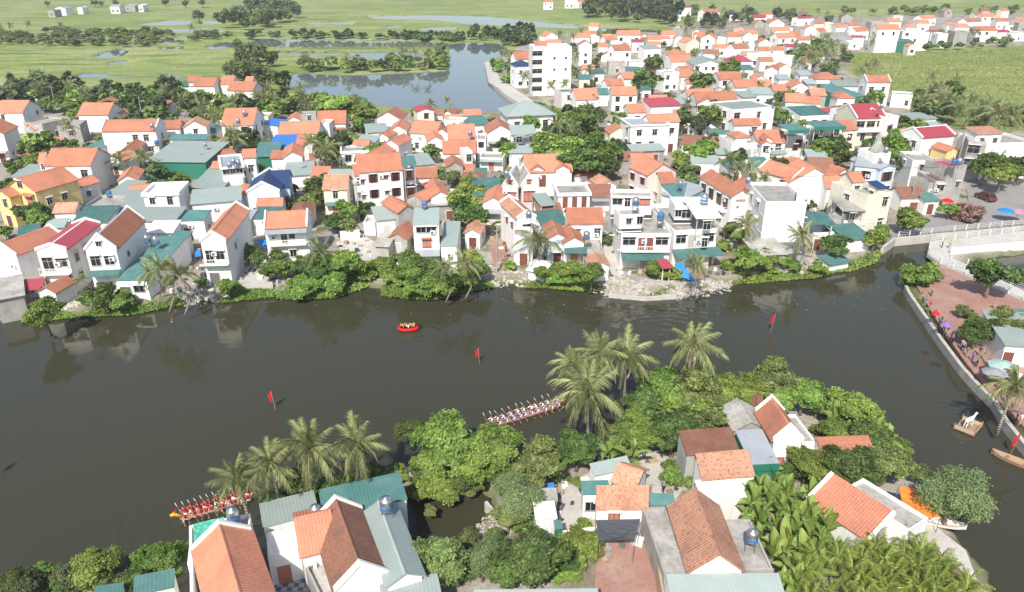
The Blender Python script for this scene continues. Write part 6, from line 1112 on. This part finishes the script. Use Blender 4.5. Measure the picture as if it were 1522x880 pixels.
tarp('tarpaulin', [(1336,722,3.9),(1366,728,4.1),(1398,768,3.0),(1346,774,2.9)], M['orangecl'], 'bright orange tarpaulin strung beside the feathery riverside tree', 'tarpaulin', .1, 1)
tarp('tarpaulin', [(1003,392,3.4),(1014,389,3.4),(1034,419,1.2),(1006,410,1.8)], M['bluetarp'], 'blue tarpaulin sloping to the water between the white blocks', 'tarpaulin', .2, 2); tarp('tarpaulin', [(800,720,2.8),(823,717,2.8),(824,728,2.6),(800,730,2.6)], M['bluetarp'], 'small blue tarpaulin beside the grey board shed', 'tarpaulin', .1, 3); tarp('shade_net', [(886,773,4.3),(951,771,4.3),(943,802,3.8),(889,803,3.8)], M['net'], 'dark grey shade net sagging over the red terrace', 'net', .45, 4); tarp('tarpaulin', [(383,357,3.2),(397,356,3.2),(398,364,3),(383,365,3)], M['bluetarp'], 'blue canopy beside the two-storey balcony house', 'tarpaulin', .1, 5); tarp('tarpaulin', [(289,374,2.6),(297,371,3),(299,380,2.4),(290,382,2.2)], M['bluetarp'], 'blue sheet beside the narrow parapet house', 'tarpaulin', .1, 6)
tarp('terrace_sheet', [(287,779,5.9),(333,768,5.9),(334,786,5.7),(288,808,5.7)], M['turq'], 'turquoise sheet over the rear terrace by the red crew boat', 'sheet', .05, 7, False)
def parasol(px, py, m, lab, r0=1.4):
    q = P(px, py, GZ+2.2); r = empty('parasol', (q.x, q.y, GZ+.1)); t = MB(); t.lathe([(r0,2.0),(r0*.98,2.05),(r0*.5,2.35),(.05,2.6),(.02,2.66)], 8); t.build('canopy', m, r); t = MB(); t.tube([(0,0,0),(0,0,2.1)], .03, 6); t.build('pole', M['iron'], r); tag(r, lab, 'parasol', 'parasols')
parasol(1497,313,M['bluetarp'],'blue parasol on the river road near the parked car',1.7); parasol(1513,314,CLM['pink'],'pink parasol next to the blue one on the river road'); parasol(1492,543,mat('pale_green_cloth',(.4,.55,.48)),'pale green parasol among onlookers on the plaza',1.8); parasol(1478,553,CLM['grey'],'grey parasol near the pale green one on the plaza'); parasol(1407,482,CLM['violet'],'violet parasol on the plaza quay',.8); parasol(1391,466,CLM['red'],'red parasol on the plaza quay',.6);  parasol(1506,556,M['whitecl'],'white parasol by the plaza palm',1.2); parasol(1408,298,CLM['red'],'red sunshade at the river road houses',1.3)
# onlookers
rq = random.Random(11); cl = ['white','blue','red','grey','black','pink','yellow','green','violet','beige']
QP = [(1368,446),(1374,455),(1381,462),(1388,474),(1395,486),(1402,492),(1408,500),(1400,478),(1415,510),(1430,522),(1436,531),(1444,538),(1450,545),(1462,536),(1468,545),(1455,530),(1475,528),(1480,535),(1462,560),(1470,566),(1478,574),(1485,580),(1490,592),(1496,602),(1502,612),(1510,625),(1515,632),(1472,550),(1485,556),(1400,368),(1410,371),(1428,520),(1420,502),(1384,440),(1508,590)]
for (x, y) in QP:
    sh = rq.choice(cl); q = P(x, y, GZ+.16 if x != 1400 else GZ+.36); person((q.x, q.y, GZ+(.14 if y > 400 else .34)), rq.uniform(0, 6.28), 'stand', sh, rq.choice(['black','grey','blue','beige']), desc=f'standing onlooker in {sh} top', group='onlookers on the plaza')
for (x, y, sh, lb) in ((752,375,'black','person in black on the brick courtyard'),(985,733,'grey','person in grey on the white yard beside the round bush'),(1166,666,'red','person in red by the salmon window house')): q = P(x, y, GZ+.1); person((q.x, q.y, GZ+.1), 2, 'stand', sh, 'black', lb)
# car
def car(px, py, rz, lab):
    q = P(px, py, GZ+.12); r = empty('parked_car', (q.x, q.y, GZ+.12), rz); t = MB(); prof = [(-2.2,.35),(-2.25,.8),(-2.1,1.0),(-1.85,1.08),(-1.5,1.62),(-1.3,1.7),(.5,1.7),(.7,1.66),(1.3,1.1),(2.1,1.0),(2.25,.8),(2.25,.35)]
    n = len(prof); v = []
    for y, k in ((-.88, 1), (.88, 1)):
        for (x, z) in prof: v.append((x, y*(1 if z < 1.12 else .84), z))
    t.add(v, [tuple(range(n)), tuple(range(2*n-1, n-1, -1))]+[(i, i+n, (i+1) % n+n, (i+1) % n) for i in range(n)]); t.build('body', M['carpaint'], r)
    for sg in (-1, 1):
        g = MB(); y0, y1 = sg*.89, sg*.765; g.add([(-1.65,y0,1.12),(1.1,y0,1.12),(.55,y1,1.6),(-1.35,y1,1.6)], [(0,1,2,3) if sg < 0 else (3,2,1,0)]); g.build('side_window', M['glass'], r)
        l = MB(); l.box(-2.27,-2.2,sg*.82-.1,sg*.82+.1,.75,1.0); l.build('tail_light', M['red'], r)
        for x in (-1.4, 1.4):
            w = MB(); w.tube([(x,sg*.72,.36),(x,sg*.92,.36)], .36, 14); wo_ = w.build('wheel', M['rubber'], r); h_ = MB(); h_.tube([(x,sg*.921,.36),(x,sg*.935,.36)], .2, 10); h_.build('hub_cap', M['steel'], wo_)
    g = MB(); g.add([(-1.93,-.72,1.12),(-1.93,.72,1.12),(-1.53,.66,1.6),(-1.53,-.66,1.6)], [(0,3,2,1)]); g.build('rear_window', M['glass'], r); g = MB(); g.add([(1.29,-.74,1.14),(1.29,.74,1.14),(.76,.66,1.62),(.76,-.66,1.62)], [(0,1,2,3)]); g.build('windscreen', M['glass'], r); tag(r, lab, 'car')
car(1464,297,1.75,'dark brown off-road car parked on the river road seen from behind')
# poles and wires
PT = []
for (x, y, h, lab) in ((1350,313,9.5,'concrete power pole in front of the small tiled shop'),(1408,300,9.5,'concrete power pole against the grey cement tower house'),(1070,322,8.5,'power pole behind the white canopy block'),(534,330,8,'power pole beside the brown-shuttered white house'),(738,405,8,'power pole at the brick courtyard on the river'),(1008,152,9,'thin pole above the maroon lean-to'),(213,182,8,'thin pole behind the long white four-window house'),(85,168,9,'thin pole beside the marsh trees'),(1048,40,22,'tall slender mast beyond the far village'),(1274,32,14,'short pale mast beyond the far white blocks'),(1480,190,9,'power pole behind the unfinished block')):
    q = P(x, y, GZ); r = empty('power_pole', (q.x, q.y, GZ-.3)); t = MB(); t.tube([(0,0,0),(.12,0,h+.3)], [.17,.1], 8); t.build('pole', M['conc'], r); t = MB(); t.box(-.7,.9,-.06,.06,h-.4,h-.28); t.build('crossarm', M['iron'], r); tag(r, lab, 'pole', 'power poles'); PT.append(Vector((q.x+.1, q.y, GZ+h-.3)))
for a, b in ((0,1),(1,10),(2,0),(3,4)):
    for k, sg in enumerate((-.6, .7)):
        A, B = PT[a]+Vector((sg,0,0)), PT[b]+Vector((sg,0,0)); t = MB(); t.tube([tuple(A.lerp(B, i/8)-Vector((0,0,4*.9*(i/8)*(1-i/8)))) for i in range(9)], .018, 4); o = t.build('power_wire', M['rubber']); tag(o, ['nearer','farther'][k]+' wire of the span '+['from the tiled shop pole to the cement tower pole','behind the cement tower house to the unfinished block','from the canopy block pole to the tiled shop pole','from the shuttered house to the brick courtyard'][((0,1),(1,10),(2,0),(3,4)).index((a,b))], 'wire', 'power wires')
# arch over the courtyard gate, plaza buildings, benches
q = P(741,352,GZ); r = empty('garden_arch', (q.x, q.y, GZ)); t = MB(); t.tube([(-1.3,0,0),(-1.3,0,1.6)]+[(-1.3*math.cos(a),0,1.6+1.3*math.sin(a)) for a in [i*math.pi/8 for i in range(1,8)]]+[(1.3,0,1.6),(1.3,0,0)], .14, 6); t.build('arch_frame', LEAF['l'], r); rs = np.random.RandomState(3); an = rs.uniform(0, math.pi, 700); ps = np.stack([-1.3*np.cos(an), rs.normal(size=700)*.15, 1.6+1.3*np.sin(an)], 1)+rs.normal(size=(700,3))*.12
nn = rs.normal(size=(700,3)); nn /= np.linalg.norm(nn, axis=1, keepdims=True); inst('foliage', quads_mesh('foliage', ps, nn, np.full(700,.08), np.full(700,1.5), rs.uniform(0,1,700), LEAF['g'], 3), r); tag(r, 'leafy arch over the gate of the brick courtyard', 'arch')
house(1495,511,1570,516,3.2,7,'S','w','y',win=[],doors=[('f',.12,1.2,2.1,'brown')],lab='white plaza hut with pale roof and brown door'); house(1507,486,1570,490,2.8,4,'S','w','g',win=[],lab='teal shed roof corner behind the plaza trees')
for (x, y) in ((1492,462),(1502,468)):
    q = P(x, y, GZ); b = empty('planter_bench', (q.x, q.y, GZ+.14), -.55); t = MB(); t.box(-1.6,1.6,-.25,.25,.4,.5); t.build('seat', M['salmon'], b)
    for sx in (-1.2, 1.2): t = MB(); t.box(sx-.15, sx+.15, -.22, .22, 0, .4); t.build('leg', M['conc'], b)
    auto(b, 'long reddish bench on the plaza', 'bench', 'plaza benches')
# ------------------------------------------------------------------ air
def haze():
    m = bpy.data.materials.new('haze_air'); m.use_nodes = True; t = m.node_tree; t.nodes.remove(t.nodes['Principled BSDF']); v = nd(t, 'ShaderNodeVolumePrincipled'); v.inputs['Color'].default_value = (.93,.96,1,1); v.inputs['Density'].default_value = HAZE; v.inputs['Anisotropy'].default_value = .2
    t.links.new(v.outputs[0], t.nodes['Material Output'].inputs['Volume']); mb = MB(); mb.box(-2900,2900,-60,2500,-2.6,60); o = mb.build('haze', m); stuff(o); o['label'] = 'thin bright haze over the village'
HAZE = 0.00022
if HAZE: haze()
# ------------------------------------------------------------------ labels that single things out, by look and neighbour
MARKS = [('yellow villa',(32,290)),('long white four-window house',(195,205)),('bright blue shed',(418,212)),('navy-roofed house',(395,280)),('steep white gable house',(150,370)),('narrow parapet house',(318,360)),('brown-shuttered white house',(568,280)),('pale pavilion',(790,165)),('pink-trimmed villa',(772,285)),('two-peaked orange roof',(817,245)),('stained-terrace block',(950,350)),('white canopy block',(1040,340)),('pinkish shuttered house',(955,265)),('white columned villa',(1128,215)),('grey-roofed box house',(968,190)),('pale green roofed box',(1120,165)),('corner-on block',(1190,310)),('cream corner house',(1300,300)),('pale blue villa',(1305,255)),('maroon-roofed villa',(1300,180)),('unfinished block',(1455,215)),('six-storey block',(820,95)),('warehouse gable',(1055,95)),('meadow tower house',(1306,130)),('lake',(600,130)),('dyke palms',(520,75)),('marsh',(120,100)),('cement box house',(100,200)),('field grove',(390,25)),('far dark wood',(950,25)),('far white blocks',(1330,45)),('meadow',(1400,120)),('far east rooftops',(1450,35)),('far field farm',(110,12)),('blank white building',(1500,220)),('grey-awning house',(633,350)),('riverside palms',(250,405)),('river bend hut',(1247,390)),('plaza',(1440,430)),('white crew boat',(780,615)),('rusty roof',(1055,655)),('banana grove',(1160,770)),('diagonal orange roof',(1260,765)),('long gable house',(1060,800)),('inlet',(660,765)),('shade net',(918,790)),('red crew boat',(310,758)),('teal roof at the water',(540,745)),('salmon window house',(1170,635)),('ribbed orange roof',(335,830)),('lime tree at the bottom edge',(228,833)),('orange tarpaulin',(1365,745)),('bottom palms',(1340,850)),('grey cement tower house',(1425,265)),('lakeside orange gables',(580,190)),('lane',(760,130)),('village centre roofs',(690,220)),('far marsh pond',(265,45))]
ORD = ['','second ','third ','fourth ','fifth ','sixth ','seventh ','eighth ','ninth ','tenth ','eleventh ','twelfth ','thirteenth ','fourteenth ','fifteenth ','sixteenth ','seventeenth ','eighteenth ','nineteenth ','twentieth ']
BYK = {}
for o, ds, (px, py) in REG:
    best = sorted(((px-mx)**2+((py-my)*1.5)**2, nm, mx, my) for nm, (mx, my) in MARKS)[0]
    _, nm, mx, my = best; dx, dy = px-mx, (py-my)*1.5
    rel = ('left of' if dx < 0 else 'right of') if abs(dx) > abs(dy) else ('behind' if dy < 0 else 'in front of')
    BYK.setdefault((ds, rel, nm), []).append((best[0], o))
for (ds, rel, nm), v in BYK.items():
    v.sort(key=lambda q: q[0])
    for i, (_, o) in enumerate(v):
        pos = '' if len(v) == 1 else ORD[i]+'nearest ' if i < len(ORD) else f'{i+1}th nearest '
        lb = f'{ds}, {pos}{rel} the {nm}'
        if len(lb.replace(',', ' ').replace('-', ' ').split()) > 14: lb = lb.replace(' lean-to roof', ' roof').replace(' pitched roof', ' roof').replace('bare cement', 'cement').replace(' tiled ', ' ').replace(' house with ', ' house, ').replace(' on a stand up on a roof', ' on a roof').replace(' with broad arching leaves', '').replace('weathered ', '')
        o['label'] = lb
